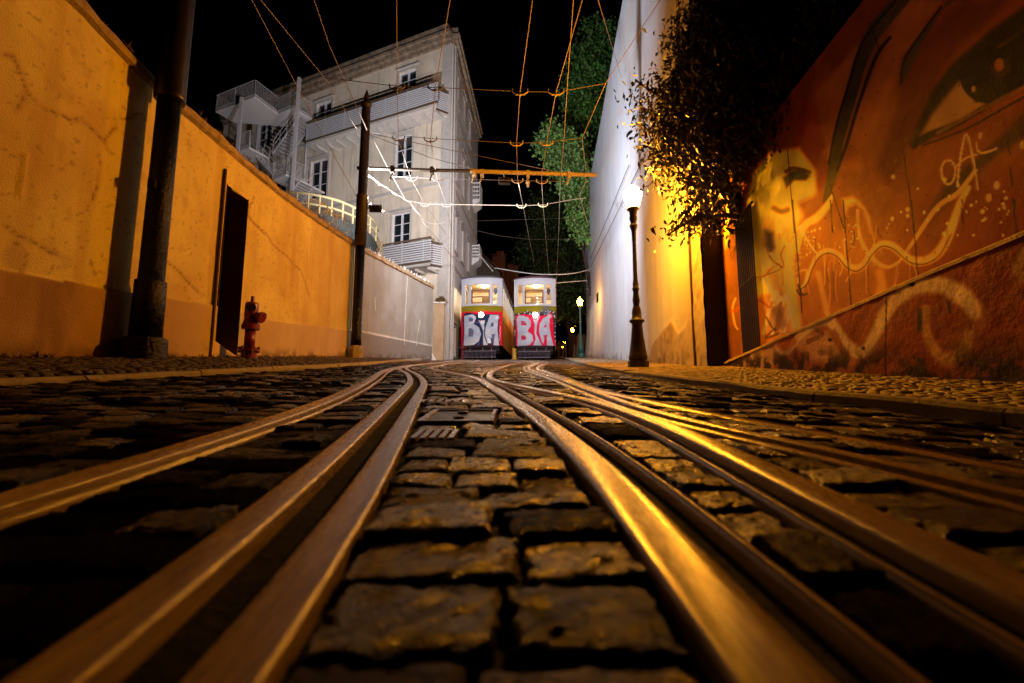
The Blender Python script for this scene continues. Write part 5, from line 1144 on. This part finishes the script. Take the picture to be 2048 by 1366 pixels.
# ================================================================== TRAM POLES
def fpole():
    Y = 5.1; x = at(287, 715, Y).x + .0; zb = float(lpav_z(x, Y)); t = thing('utility_pole', 'thick black tapering pole with a wide collar base, nearest on the left pavement', 'pole', (x, Y, zb))
    loc = (x, Y, zb - .02); k = Y / F
    MB().lathe([(.215, 0), (.215, .22), (.205, .245), (.165, .26)], loc, 24).build('base_collar', M['pole'], t, smooth=False)
    MB().lathe([(.158, .262), (.152, .90), (.148, .905), (.128, .915), (.124, 1.9), (.121, 3.14)], loc, 24).build('shaft', M['pole'], t, smooth=True)
    MB().lathe([(.122, 3.142), (.158, 3.145), (.160, 3.2), (.158, 3.6), (.156, 8.5), (.1, 8.6)], loc, 24).build('upper_sleeve', M['sleeve'], t, smooth=True)
    MB().box(x - .03, x + .05, Y - .16, Y - .118, zb + 1.95, zb + 2.05).build('tag_plate', M['rust'], t)
fpole()
PY_ = 12.05; PX_ = at(711, 715, PY_).x; PZ = float(lpav_z(PX_, PY_)); ztop_ = at(733, 180, PY_).z - PZ
pole = thing('tram_pole', 'brown and black tram pole with spiked finial, carrying the wires beside the pale wall', 'pole', (PX_, PY_, PZ))
loc = (PX_, PY_, PZ)
MB().lathe([(.20, -.05), (.20, .2), (.17, .3), (.17, .32)], loc, 8).build('stone_base', M['kerb'], pole)
zm = at(716, 493, PY_).z - PZ
MB().lathe([(.135, .322), (.13, .6), (.125, zm)], loc, 18).build('lower_shaft', M['pole'], pole, smooth=True)
zA = at(722, 395, PY_).z - PZ; zB_ = at(726, 275, PY_).z - PZ; zC = at(731, 213, PY_).z - PZ
MB().lathe([(.155, zm + .002), (.155, zA), (.165, zA + .01), (.165, zA + .05), (.13, zA + .07), (.122, zB_ + .3), (.118, zC - .1), (.118, zC), (.15, zC + .02), (.15, zC + .08), (.11, zC + .12), (.06, zC + .2), (.05, zC + .23), (.08, zC + .3), (.05, zC + .38), (.03, zC + .45), (.012, ztop_)], loc, 18).build('upper_shaft', M['brown_pole'], pole, smooth=True)
# pole floodlight and an added one under the boom, turned away up the street
def floodlight(label, c, aim, holder, watts, added_hood):
    aim = aim.normalized(); rt = aim.cross(Vector((0, 0, 1))).normalized(); uu = rt.cross(aim); c = Vector(c)
    fl = thing('floodlight', label, 'floodlight', c, 'floodlights facing up the street'); ff = lambda a, b, d: tuple(c + rt * a + uu * b + aim * d)
    MB().fbox(ff, -.17, .17, -.10, .10, -.10, .0).build('housing', M['black_iron'], fl, bevel=.01)
    mbv = MB()
    for k in range(6): mbv.fbox(ff, -.15 + k * .055, -.14 + k * .055, -.09, .09, -.15, -.101)
    mbv.build('cooling_fins', M['black_iron'], fl)
    MB().tube([Vector(holder), c - aim * .05 + (Vector(holder) - c).normalized() * .12], .02, 6).build('bracket', M['black_iron'], fl)
    if added_hood:
        mh = MB(); mh.fbox(ff, -.18, -.172, -.10, .10, .001, added_hood[0]); mh.fbox(ff, -.171, .18, -.112, -.104, .001, added_hood[1]); mh.build('added_hood', M['black_iron'], fl)  # flaps added to keep the beam off the terrace and pale wall
    MB().fbox(ff, -.15, .15, -.085, .085, .002, .008).build('lens', mat('flood_lens', (1, 1, 1), .3, emit=WHITE, estr=30), fl)
    ld = bpy.data.lights.new('floodlight_beam', 'AREA'); ld.shape = 'RECTANGLE'; ld.size = .28; ld.size_y = .16; ld.energy = watts; ld.color = WHITE
    lo_ = bpy.data.objects.new('floodlight_beam', ld); COL.objects.link(lo_); lo_.location = c + aim * .015
    lo_.rotation_euler = (-aim).to_track_quat('Z', 'Y').to_euler(); adopt(lo_, fl)
fp_ = at(733, 412, PY_)
floodlight('black floodlight fixed to the tram pole, turned away up the street', (fp_.x + .22, PY_ + .14, fp_.z), Vector((-.05, .80, .58)), (PX_ + .1, PY_, fp_.z - .05), FLOOD_W, (.22, .2))
bp_ = at(1008, 358, 12.7)
floodlight('added dark floodlight hung under the middle of the ochre boom, turned away up the street', (bp_.x, 12.9, bp_.z), Vector((-.12, .98, -.08)), at(1008, 345, 12.72), BOOM_W, None)  # fixture added to brighten the tram fronts, pale wall and blue-white wall

# ================================================================== OVERHEAD WIRES
def wpts(pts): return [at(*p) for p in pts]
def sag(P, n=8):
    out = smooth_pts([tuple(p) for p in P], n) if len(P) > 2 else [tuple(P[0]), tuple(P[1])]
    return [Vector(p) for p in out]
def wire(name, label, cat, pts, r, m, group, straight=True):
    P = wpts(pts); P = P if straight else sag(P)
    o = MB().tube(P, r, 5).build(name, m); return tag(o, label, cat, group)
G1 = 'overhead tram wires'
TWs = [
 ('contact wire kinking down to the right tram, leftmost of the right group', [(1069, -30, 6.2), (1040, 185, 8.8), (1033, 286, 11.0), (1035, 357, 12.7), (1046, 411, 15.2), (1070, 538, 26.4)]),
 ('contact wire crossing another near the top right and dropping to the right tram roof', [(1173, -30, 6.2), (1112, 185, 8.8), (1093, 288, 11.0), (1083, 355, 12.7), (1086, 409, 15.2), (1098, 548, 26.4)]),
 ('nearly plumb feeder wire dropping to the right edge of the right tram', [(1149, -30, 6.4), (1134, 180, 8.9), (1127, 290, 11.2), (1121, 352, 12.9), (1117, 480, 19.0), (1113, 552, 26.0), (1112, 640, 26.0), (1111, 700, 25.0)]),
 ('contact wire straight down past the top-floor window then slanting toward the left tram', [(793, -30, 6.2), (794, 172, 8.8), (797, 281, 11.0), (822, 357, 12.7), (850, 409, 15.2), (893, 470, 19.8)]),
 ('contact wire passing the building corner pilaster toward the left tram', [(905, -30, 6.2), (871, 173, 8.8), (861, 279, 11.0), (874, 356, 12.7), (892, 408, 15.2), (905, 470, 19.6)]),
 ('slack wire from the top right to the blue-white building edge', [(1187, -30, 7.5), (1243, 155, 16.0)]),
 ('long wire slanting from the top left across the fire escape to the tram pole foot', [(488, -30, 6.0), (625, 232, 9.3), (717, 400, 12.0)]),
 ('wire slanting from the top left to the tram pole bracket', [(497, -30, 6.0), (650, 157, 8.8), (716, 262, 11.9)]),
 ('pale wire running steeply to the tram pole below its finial', [(618, -30, 6.5), (660, 95, 8.2), (735, 262, 12.0)]),
 ('taut guy wire from the top right through the bracket points of the span wires', [(1340, -30, 7.8), (1211, 167, 8.8), (1164, 277, 11.0), (1172, 342, 12.7)]),
]
for lb, p in TWs: wire('overhead_wire', lb, 'wire', p, (.008 if 'slant' not in lb else .007), M['wire'], G1, straight='slack' not in lb)
def hanger(p, w=.16, m=None):
    mb = MB(); p = Vector(p); mb.tube([p + Vector((-w, 0, .07)), p + Vector((-w, 0, -.0)), p + Vector((-w * .5, 0, -.06)), p + Vector((w * .5, 0, -.06)), p + Vector((w, 0, 0)), p + Vector((w, 0, .07))], .015, 5); mb.lathe([(.02, -.09), (.03, -.06), (.02, -.03)], p, 6); return mb
def span(label, pts, hang, r=.0075, m='darkwire'):
    t = thing('span_wire', label, 'span wire', at(*pts[0]), 'span wires across the street')
    MB().tube(wpts(pts), r, 5).build('cable', M[m], t)
    for h in hang: hanger(at(*h)).build('wire_hanger', M['boom'] if h[0] > 960 else M['darkwire'], t)
span('highest span wire, crossing in front of the top balcony', [(648, 155, 8.8), (782, 171, 8.8), (872, 175, 8.8), (1040, 183, 8.8), (1112, 184, 8.8), (1211, 167, 8.8)], [(794, 174, 8.8), (871, 175, 8.8), (1040, 184, 8.8), (1112, 184, 8.8)])
span('span wire from the tram pole above the boom, ending at the guy wire', [(736, 265, 12.0), (797, 271, 11.4), (862, 277, 11.0), (1033, 286, 11.0), (1093, 285, 11.0), (1164, 276, 11.0)], [(797, 277, 11.2), (861, 279, 11.0), (1033, 287, 11.0), (1093, 286, 11.0)])
span('span wire hung just below the ochre boom', [(784, 353, 12.7), (866, 357, 12.7), (1035, 361, 12.7), (1083, 362, 12.7), (1140, 363, 12.7)], [(824, 357, 12.7), (876, 358, 12.7), (1035, 362, 12.7), (1084, 363, 12.7)])
span('lowest span wire, lit white between the building corner and the trees', [(818, 402, 15.2), (850, 408, 15.2), (892, 409, 15.2), (1043, 411, 15.2), (1086, 410, 15.2), (1140, 400, 15.2), (1172, 396, 15.2)], [(850, 409, 15.2), (893, 410, 15.2), (1043, 412, 15.2), (1086, 410, 15.2)], m='wire')
wire('stay_cable', 'dark stay cable from the tram pole down to the middle of the boom', 'cable', [(736, 268, 12.0), (860, 315, 12.3), (945, 338, 12.6)], .008, M['darkwire'], 'stay cables on the tram pole')
wire('stay_cable', 'thin stay cable from the tram pole across to the far end of the boom', 'cable', [(736, 266, 12.0), (900, 300, 12.4), (1095, 340, 12.8), (1105, 341, 12.8)], .008, M['darkwire'], 'stay cables on the tram pole')
wire('stay_cable', 'loose stay cable dropping from the tram pole toward the lower balcony', 'cable', [(742, 270, 12.0), (770, 325, 12.6), (810, 398, 14.0)], .008, M['darkwire'], 'stay cables on the tram pole')
tc = thing('twisted_cable', 'bundled twisted cable lit white, sagging from the tram pole to the apartment block corner', 'cable', at(732, 345, 12.05))
P = sag(wpts([(732, 345, 12.05), (752, 362, 12.5), (795, 390, 14.0), (822, 408, 15.0), (852, 450, 16.6), (893, 500, 20.5), (920, 530, 24.4)]), 10)
MB().tube(P, .011, 5).build('core', M['wire'], tc); mb = MB()
mb.tube([p + Vector((.03 * math.cos(i * .9), 0, .03 * math.sin(i * .9))) for i, p in enumerate(P)], .005, 4); mb.build('wrap', M['white'], tc)
wire('cable', 'white cable looping from the twisted bundle to the corner pilaster', 'cable', [(822, 408, 15.0), (845, 438, 17.0), (868, 448, 18.5), (890, 444, 19.7)], .012, M['white'], None, False)
tag(bpy.data.objects['cable'], 'white cable looping from the twisted bundle to the corner pilaster')
wire('service_cable', 'thick white service cable strung behind the trams to the blue-white building', 'cable', [(990, 536, 29), (1060, 547, 28), (1112, 549, 27.5), (1150, 546, 28), (1179, 539, 29)], .03, M['white'], 'service cables behind the trams', False)
wire('service_cable', 'lower white service cable from the right tram to the wall bracket', 'cable', [(1112, 566, 27.5), (1174, 561, 29)], .022, M['white'], 'service cables behind the trams')
wire('service_cable', 'faint beaded cable between the street balcony and the trees', 'cable', [(945, 459, 27), (1000, 472, 28), (1060, 479, 29), (1165, 478, 30)], .012, M['darkwire'], 'service cables behind the trams')
wire('service_cable', 'faint straight cable above the beaded one', 'cable', [(945, 442, 27), (1155, 436, 30)], .010, M['darkwire'], 'service cables behind the trams')
wire('service_cable', 'slanting wire from the street balcony down to the left tram roof', 'cable', [(959, 510, 27), (986, 543, 27.2)], .018, M['white'], 'service cables behind the trams')
# boom
bm_ = thing('boom', 'horizontal ochre steel boom across the street from the tram pole to the right', 'boom', at(714, 336, PY_))
MB().tube(wpts([(714, 336, PY_), (850, 340, 12.3), (940, 342, 12.5)]), .05, 10).build('near_tube', M['brown_pole'], bm_)
MB().tube(wpts([(940, 342, 12.5), (1060, 346, 12.9), (1192, 350, 13.3)]), .062, 10).build('far_tube', M['boom'], bm_)
for px, py, Y in ((785, 340, 12.2), (864, 342, 12.35), (948, 346, 12.55), (964, 347, 12.6), (1056, 349, 12.9), (1138, 351, 13.1)):
    p = at(px, py, Y); mb = MB(); mb.box(p.x - .05, p.x + .05, p.y - .075, p.y + .075, p.z - .09, p.z + .10); mb.tube([p - Vector((0, 0, .08)), p + Vector((-.04, 0, -.22)), p + Vector((-.06, 0, -.3))], .022, 6); mb.build('clamp', M['boom'] if px > 900 else M['brown_pole'], bm_)
p = at(1056, 352, 12.9); MB().lathe([(.02, -.1), (.05, -.16), (.06, -.22), (.035, -.26), (.045, -.32), (.01, -.36)], p, 10).build('insulator', M['boom'], bm_)
wire('guy_chain', 'thin guy chain from the boom end down over the green tree', 'chain', [(1172, 345, 12.9), (1171, 365, 13.0), (1159, 391, 13.4), (1175, 445, 14.5)], .008, M['wire'], None)
wire('facade_cable', 'black cable crossing the blue-white wall to its top right', 'cable', [(1262, 345, 15.2), (1300, 330, 13.8), (1420, 250, 9.6)], .009, M['darkwire'], 'cables on the blue-white wall')
for k, (a, b) in enumerate((((1182, 520), (1262, 330)), ((1183, 535), (1300, 300)))):
    P = []
    for q in np.linspace(0, 1, 8):
        px, py = a[0] + (b[0] - a[0]) * q, a[1] + (b[1] - a[1]) * q; s_ = blue_pt(px, py); P.append(Vector((float(blue_x(s_[0])) - .07, s_[0], s_[1])))
    tag(MB().tube(P, .014, 5).build('facade_cable', M['darkwire']), ('upper' if k else 'lower') + ' dark cable running along the far part of the blue-white wall', 'cable', 'cables on the blue-white wall')
s_ = blue_pt(1180, 566); bx = float(blue_x(s_[0])); wbk = thing('wall_bracket', 'small black iron cable bracket on the far edge of the blue-white wall', 'bracket', (bx - .1, s_[0], s_[1]))
mb = MB()
for k in range(6): c0 = Vector((bx - .25 - .1 * (k % 2), s_[0] - .3, s_[1] + .5 - k * .25)); mb.tube([c0 + Vector((.14 * math.cos(t), 0, .14 * math.sin(t))) for t in np.linspace(0, 5.2, 9)], .03, 5)
mb.build('scrolls', M['black_iron'], wbk); MB().tube([(bx - .06, s_[0] - .3, s_[1] + .7), (bx - .06, s_[0] - .3, s_[1] - 1.0)], .05, 6).build('arm', M['black_iron'], wbk)
# chimney block behind the blue-white building
Yc = 33.5; pa, pb = at(1181, 310, Yc), at(1203, 470, Yc); cst = thing('chimney', 'white and brick chimney block rising behind the blue-white building', 'chimney', (pa.x, Yc, 4))
MB().box(pa.x, pa.x + .4, Yc, Yc + .8, 4, pa.z).build('rendered_side', M['white'], cst); MB().box(pa.x + .402, pb.x + 1.4, Yc + .002, Yc + .8, 4, pa.z - .02).build('brick_stack', M['brick'], cst); MB().box(pa.x - .08, pb.x + 1.45, Yc - .06, Yc + .86, pa.z + .002, pa.z + .12).build('cap', M['stone_trim'], cst)

# ================================================================== FIRE HYDRANT
hx = at(497, 715, 6.95).x; hz = float(lpav_z(hx, 6.95)); hy = thing('fire_hydrant', 'red pillar fire hydrant with a slanted hose outlet, standing by the ochre wall door', 'fire hydrant', (hx, 6.95, hz))
loc = Vector((hx, 6.95, hz))
MB().lathe([(.11, 0), (.11, .10), (.15, .105), (.15, .135), (.11, .14)], loc, 18).build('foot_flange', M['red'], hy)
mb = MB()
for k in range(6): a = k * math.pi / 3 + .3; mb.lathe([(.022, .08), (.022, .165), (.012, .18)], loc + Vector((.13 * math.cos(a), .13 * math.sin(a), 0)), 6)
mb.build('bolts', M['red'], hy)
MB().lathe([(.078, .142), (.074, .44)], loc, 18).build('barrel', M['red'], hy, smooth=True)
MB().lathe([(.125, .442), (.13, .50), (.115, .53), (.098, .60), (.10, .78), (.095, .84), (.08, .865), (.03, .872)], loc, 20).build('bonnet', M['red'], hy)
MB().box(hx - .02, hx + .02, 6.93, 6.97, hz + .872, hz + .965).build('operating_nut', M['red'], hy)
o1 = Vector((.45, -.89, 0)).normalized(); c1 = loc + Vector((.01, -.03, .765)); MB().lathe([(.055, .04), (.06, .10), (.068, .105), (.068, .13), (.02, .135)], c1, 16, o1).build('side_cap', M['black_iron'], hy)
o2 = Vector((.86, -.1, -.32)).normalized(); c2 = loc + Vector((.03, 0, .68)); ho = MB().lathe([(.06, .02), (.058, .12), (.085, .125), (.09, .165), (.075, .17), (.03, .172)], c2, 18, o2).build('hose_outlet', M['red'], hy)
MB().lathe([(.02, .17), (.02, .2)], c2 + Vector((0, 0, .05)), 8, o2).build('outlet_lug', M['red'], ho)
# ================================================================== TREES
def leaves(centers, n, size, wid, droop, col, seed, shell=.55):
    r = np.random.default_rng(seed); C = np.array([c[:3] for c in centers]); R = np.array([c[3] for c in centers]); w = R ** 2.5; w = w / w.sum()
    k = r.choice(len(C), n, p=w); d = r.normal(size=(n, 3)); d /= np.linalg.norm(d, axis=1)[:, None]; rad = R[k] * (shell + (1 - shell) * r.random(n)) * (1 + .18 * r.normal(size=n))
    # clump leaves onto twig points
    m = max(30, n // 14); tw = r.integers(0, n, m); pos0 = C[k] + d * rad[:, None] * np.array([1, 1, .85]); near_ = pos0[tw[r.integers(0, m, n)]]
    P = near_ + r.normal(size=(n, 3)) * size * 1.15
    a = r.normal(size=(n, 3)); a[:, 2] -= droop; a /= np.linalg.norm(a, axis=1)[:, None]; b = np.cross(a, r.normal(size=(n, 3))); b /= np.linalg.norm(b, axis=1)[:, None]; nn = np.cross(a, b)
    L = size * r.uniform(.45, 1.35, n)[:, None]; Wd = wid * r.uniform(.7, 1.3, n)[:, None]
    v0 = P - a * L * .5; v1 = P - a * L * .05 + b * Wd + nn * Wd * .35; v2 = P + a * L * .5 - np.array([0, 0, 1]) * L * .12; v3 = P - a * L * .05 - b * Wd + nn * Wd * .35
    V = np.stack([v0, v1, v2, v3], 1).reshape(-1, 3); i = np.arange(n)[:, None] * 4; Fq = np.concatenate([i + [0, 1, 2], i + [0, 2, 3]]).astype(np.int32)
    tone = np.repeat(np.array(col)[None, :] * r.uniform(.5, 1.5, (n, 1)) * (1 + r.normal(0, .12, (n, 3))), 4, axis=0)
    return V, Fq, np.clip(tone, .004, .5)
def tree(name, label, root, centers, n, size, wid, droop, col, m, r0, seed, group=None, lim=14):
    t = thing(name, label, 'tree', root, group); root = Vector(root); r = random.Random(seed)
    cs = [Vector(c[:3]) for c in centers]; mid = sum(cs, Vector()) / len(cs); fork = root.lerp(mid, .55) + Vector((0, 0, .1))
    MB().tube([Vector(p) for p in smooth_pts([tuple(root), tuple(root.lerp(fork, .5) + Vector((r.uniform(-.15, .15), r.uniform(-.15, .15), 0))), tuple(fork), tuple(mid)], 5)], [r0 * (1 - .055 * i) for i in range(16)], 9).build('trunk', M['bark'], t, smooth=True)
    mb = MB()
    for i, c in enumerate(centers):
        c_ = Vector(c[:3]); q = fork.lerp(mid, r.random()); e = q.lerp(c_, .5) + Vector((r.uniform(-.2, .2), r.uniform(-.2, .2), r.uniform(0, .3))) * c[3]
        pts = [Vector(p) for p in smooth_pts([tuple(q), tuple(e), tuple(c_)], 4)]; mb.tube(pts, [r0 * .38 * (1 - i_ / 10) for i_ in range(len(pts))], 6)
        for k in range(6):
            d = Vector((r.gauss(0, 1), r.gauss(0, 1), r.gauss(0, 1))).normalized() * c[3] * .9; s = pts[r.randrange(3, len(pts))]; mb.tube([s, s + d * .5 + Vector((0, 0, .05)), s + d], [r0 * .14, r0 * .09, r0 * .03], 5)
    mb.build('limbs', M['bark'], t, smooth=True)
    V, Fq, Cc = leaves(centers, n, size, wid, droop, col, seed); np_mesh('crown', V, Fq, m, Cc, t)
    return t
ca = lambda L: [(*at(px, py, Y), r) for px, py, Y, r in L]
near_c = ca([(1362, 95, 8.0, .36), (1405, 55, 8.0, .55), (1322, 185, 7.9, .34), (1288, 218, 7.9, .26), (1300, 268, 7.8, .30), (1340, 250, 7.8, .42), (1308, 318, 7.8, .28), (1345, 335, 7.8, .36), (1390, 190, 7.8, .7), (1460, 140, 7.8, 1.0), (1460, 300, 7.5, .8), (1545, 190, 7.4, .9), (1560, 60, 7.6, 1.0),
               (1590, 250, 7.1, .5), (1395, 370, 7.7, .42), (1445, 420, 7.5, .45), (1352, 462, 7.8, .16), (1385, 440, 7.7, .26), (1335, 470, 7.8, .12), (1488, 330, 7.2, .36), (1480, -20, 8, 1.0), (1545, 320, 6.9, .3), (1270, 160, 7.95, .16), (1600, 100, 7.6, .8), (1422, 335, 6.8, .42), (1400, 255, 6.9, .55), (1462, 280, 6.6, .6), (1500, 190, 6.6, .8), (1440, 170, 7.0, .8), (1350, 300, 7.3, .3), (1420, 90, 7.2, .7), (1620, 190, 6.4, .5), (1598, 250, 6.0, .34), (1612, 190, 5.9, .36), (1572, 300, 6.2, .26), (1640, 110, 5.8, .5), (1700, 20, 5.6, .5), (1606, 316, 6.0, .16)])
tree('overhanging_tree', 'dark bushy tree overhanging the mural wall and the near street lamp', (4.55, 7.7, .5), near_c, 36000, .125, .024, .9, (.05, .045, .012), M['leaf_a'], .16, 3)
gc = ca([(1205, 90, 37, 2.2), (1190, 140, 37, 2.4), (1215, 170, 37, 2.4), (1170, 210, 37, 2.0), (1195, 250, 37, 2.2), (1160, 175, 37, 1.4), (1220, 240, 37, 2.0), (1180, 285, 37, 1.7), (1150, 245, 37, 1.1), (1230, 120, 38, 1.8)])
tree('leafy_tree', 'tall green tree behind the blue-white building, reaching highest above the boom', (7.6, 37, 3.0), gc, 11000, .34, .12, .4, (.11, .27, .06), M['leaf_b'], .35, 5)
oc = ca([(1100, 265, 31, .8), (1085, 285, 31, .5), (1110, 300, 31, 1.1), (1135, 330, 31, 1.3), (1150, 370, 31, 1.2), (1165, 410, 31, 1.0), (1160, 440, 31, .9), (1172, 475, 31, .7), (1150, 300, 32, 1.0), (1165, 350, 31, 1.0), (1128, 290, 31, 1.0)])
tree('leafy_tree', 'lower green tree leaning out toward the boom end, brightly lit at its bottom', (6.6, 33, 3.0), oc, 7000, .27, .10, .5, (.17, .34, .09), M['leaf_b'], .22, 6)
bc = ca([(1095, 450, 55, 2.6), (1120, 500, 55, 3.0), (1070, 480, 55, 1.6), (1150, 520, 55, 2.8), (1060, 520, 58, 1.8), (1100, 560, 55, 2.6), (1150, 570, 50, 2.4), (1130, 610, 50, 2.4), (1165, 600, 48, 2.2), (1045, 490, 56, 1.2), (1090, 410, 55, 2.0), (1130, 430, 55, 2.6)])
tree('background_tree', 'large dim tree far up the street behind the right tram and the lanterns', (8.3, 58, 5), bc, 12000, .42, .15, .3, (.07, .11, .03), M['leaf_b'], .5, 8)

# ================================================================== FAR BUILDINGS
def gable(name, label, px0, px1, pyt, pyr, Y, m, roofm, dep=8):
    a, b, r = at(px0, pyt, Y), at(px1, pyt, Y), at((px0 + px1) / 2, pyr, Y); zb = CAMZ + SLOPE * Y - .4
    t = thing(name, label, 'building', (a.x, Y, zb)); mb = MB(); mb.poly_prism([(a.x, Y, zb), (b.x, Y, zb), (b.x, Y, b.z), (r.x - (b.x - a.x) * .1, Y, r.z), (a.x, Y, a.z)], (0, dep, 0)); mb.build('wall', m, t)
    mb = MB(); p = [(a.x - .2, Y - .2, a.z), (r.x - (b.x - a.x) * .1, Y - .2, r.z + .05), (b.x + .2, Y - .2, b.z)]
    mb.poly_prism(p + [(q[0], q[1], q[2] + .18) for q in p[::-1]], (0, dep, 0)); mb.build('roof', roofm, t)
    return t, a, b, r
t, a, b, r = gable('stone_house', 'gabled rubble-stone house end far behind the left tram', 925, 1000, 545, 503, 46, M['rubble'], M['roof'])
t, a, b, r = gable('orange_house', 'far orange rendered house between the two trams', 985, 1010, 512, 510, 60, M['orange'], M['roof'])
MB().fbox(lambda u, o, z: (u, o, z), at(1007, 512, 60).x - .9, at(1007, 512, 60).x, 59.4, 60.4, at(1007, 560, 60).z, at(1007, 505, 60).z).build('chimney', M['orange'], t)
t, a, b, r = gable('orange_house', 'lower far orange house seen beside the right tram roof', 1008, 1036, 532, 529, 66, M['orange'], M['roof'])

# ================================================================== FAR STREET: SIGN, STAKES, WALKERS
Ys = 47.0; p = at(1143, 675, Ys); zb = CAMZ + SLOPE * Ys - .2; sg = thing('road_sign', 'small round red-rimmed sign on a post below the second lantern', 'sign', (p.x, Ys, zb))
MB().tube([(p.x, Ys, zb), (p.x, Ys, p.z + .2)], .04, 6).build('post', M['galv'], sg); dk = MB().lathe([(.33, 0), (.33, .03)], (p.x, Ys - .06, p.z), 20, Vector((0, -1, 0))).build('disc', M['signred'], sg)
MB().lathe([(.22, .031), (.22, .04)], (p.x, Ys - .06, p.z), 20, Vector((0, -1, 0))).build('face', M['signwhite'], dk); MB().box(p.x - .1, p.x + .1, Ys - .108, Ys - .101, p.z - .09, p.z + .09).build('symbol', M['tram_dark'], dk)
for k, (pa, pb, Y) in enumerate((((1147, 716), (1149, 690), 36.0), ((1151, 716), (1158, 668), 36.4), ((1157, 716), (1160, 690), 37.0), ((1163, 716), (1163, 690), 37.4))):
    A, B = at(*pa, Y), at(*pb, Y); A.z = CAMZ + SLOPE * Y - .25
    tt = thing('wooden_stake', ('short leftmost', 'tall leaning', 'short upright third', 'short rightmost')[k] + ' orange-lit timber stake beside the far pavement', 'stake', A, 'timber stakes by the far pavement')
    MB().tube([A, A.lerp(B, .5) + Vector((.03, 0, 0)), B], [.11, .1, .085], 7).build('shaft', M['wood'], tt); MB().lathe([(.09, 0), (.05, .04)], B, 7).build('tip', M['wood'], tt)
Yb = 42; t = thing('hoarding', 'dark timber hoarding behind the stakes up the street', 'fence', (at(1140, 700, Yb).x, Yb, CAMZ + SLOPE * Yb - .3))
mb = MB(); x0, x1 = at(1137, 690, Yb).x, at(1180, 690, Yb).x
for k in range(9): xa = x0 + (x1 - x0) * k / 9; mb.box(xa, xa + (x1 - x0) / 9 - .02, Yb, Yb + .06, CAMZ + SLOPE * Yb - .4, at(1150, 668 + 3 * (k % 2), Yb).z)
mb.build('boards', M['wood'], t); MB().box(x0, x1, Yb + .061, Yb + .12, at(1150, 690, Yb).z, at(1150, 687, Yb).z).build('rail', M['wood'], t)
def person(label, px, Y, h, top, leg, stride, yaw):
    x = at(px, 700, Y).x; zb = CAMZ + SLOPE * Y - .2; s = h / 1.75
    t = thing('person', label, 'person', (x, Y, zb), 'walkers up the street'); R = Matrix.Rotation(yaw, 3, 'Z')
    def sk(name, verts, edges, radii, m, root_i=0, sub=1):
        me = bpy.data.meshes.new(name); me.from_pydata([tuple(Vector((x, Y, zb)) + R @ (Vector(v) * s)) for v in verts], edges, []); o = bpy.data.objects.new(name, me); COL.objects.link(o)
        md = o.modifiers.new('skin', 'SKIN'); o.modifiers.new('sub', 'SUBSURF').levels = sub; o.modifiers['sub'].render_levels = sub
        for i, rr in enumerate(radii): me.skin_vertices[0].data[i].radius = (rr[0] * s, rr[1] * s) if isinstance(rr, tuple) else (rr * s, rr * s)
        me.skin_vertices[0].data[root_i].use_root = True
        dg = bpy.context.evaluated_depsgraph_get(); me2 = bpy.data.meshes.new_from_object(o.evaluated_get(dg)); bpy.data.objects.remove(o)
        return link(name, me2, m, t, True)
    d = stride
    V = [(0, 0, .95), (0, 0, 1.12), (0, 0, 1.38), (0, 0, 1.47), (0, -.01, 1.55), (0, -.02, 1.64), (0, -.01, 1.72), (.17, 0, 1.38), (.23, .06 * d, 1.12), (.24, -.06 * d, .88), (.24, -.09 * d, .80), (-.17, 0, 1.38), (-.23, -.08 * d, 1.12), (-.24, .02, .88), (-.24, .05, .80),
         (.09, 0, .90), (.10, -.16 * d, .50), (.10, -.12 * d, .09), (.10, -.24 * d, .04), (-.09, 0, .90), (-.10, .1 * d, .50), (-.10, .30 * d, .11), (-.10, .2 * d, .05)]
    E = [(0, 1), (1, 2), (2, 3), (3, 4), (4, 5), (5, 6), (2, 7), (7, 8), (8, 9), (9, 10), (2, 11), (11, 12), (12, 13), (13, 14), (0, 15), (15, 16), (16, 17), (17, 18), (0, 19), (19, 20), (20, 21), (21, 22)]
    Rr = [.13, .125, (.15, .11), .055, (.075, .085), (.085, .1), .05, .065, .045, .035, .04, .065, .045, .035, .04, .09, .06, .045, .04, .09, .06, .045, .04]
    sk('body', V, E, Rr, M['skin'])
    sk('shirt', [V[0], V[1], V[2], V[7], V[8], V[11], V[12], V[3]], [(0, 1), (1, 2), (2, 3), (3, 4), (2, 5), (5, 6), (2, 7)], [.15, .145, (.17, .13), .085, .062, .085, .062, .065], top)
    sk('trousers', [V[0], V[15], V[16], V[17], V[19], V[20], V[21]], [(0, 1), (1, 2), (2, 3), (0, 4), (4, 5), (5, 6)], [.145, .11, .078, .06, .11, .078, .06], leg)
    MB().lathe([(.03, 1.60 * s), (.10 * s, 1.64 * s), (.105 * s, 1.70 * s), (.08 * s, 1.76 * s), (.02, 1.785 * s)], (x, Y + .03, zb), 12).build('hair', M['hair'], t, smooth=True)
person('walker in a blue shirt and pale trousers beside the right tram, up the street', 1129, 44, 1.74, M['cloth_blue'], M['trouser'], 1.0, .3)
person('walker in a dark coat close to the right tram, up the street', 1118, 41, 1.7, M['cloth_dark'], M['cloth_dark'], .7, 2.9)
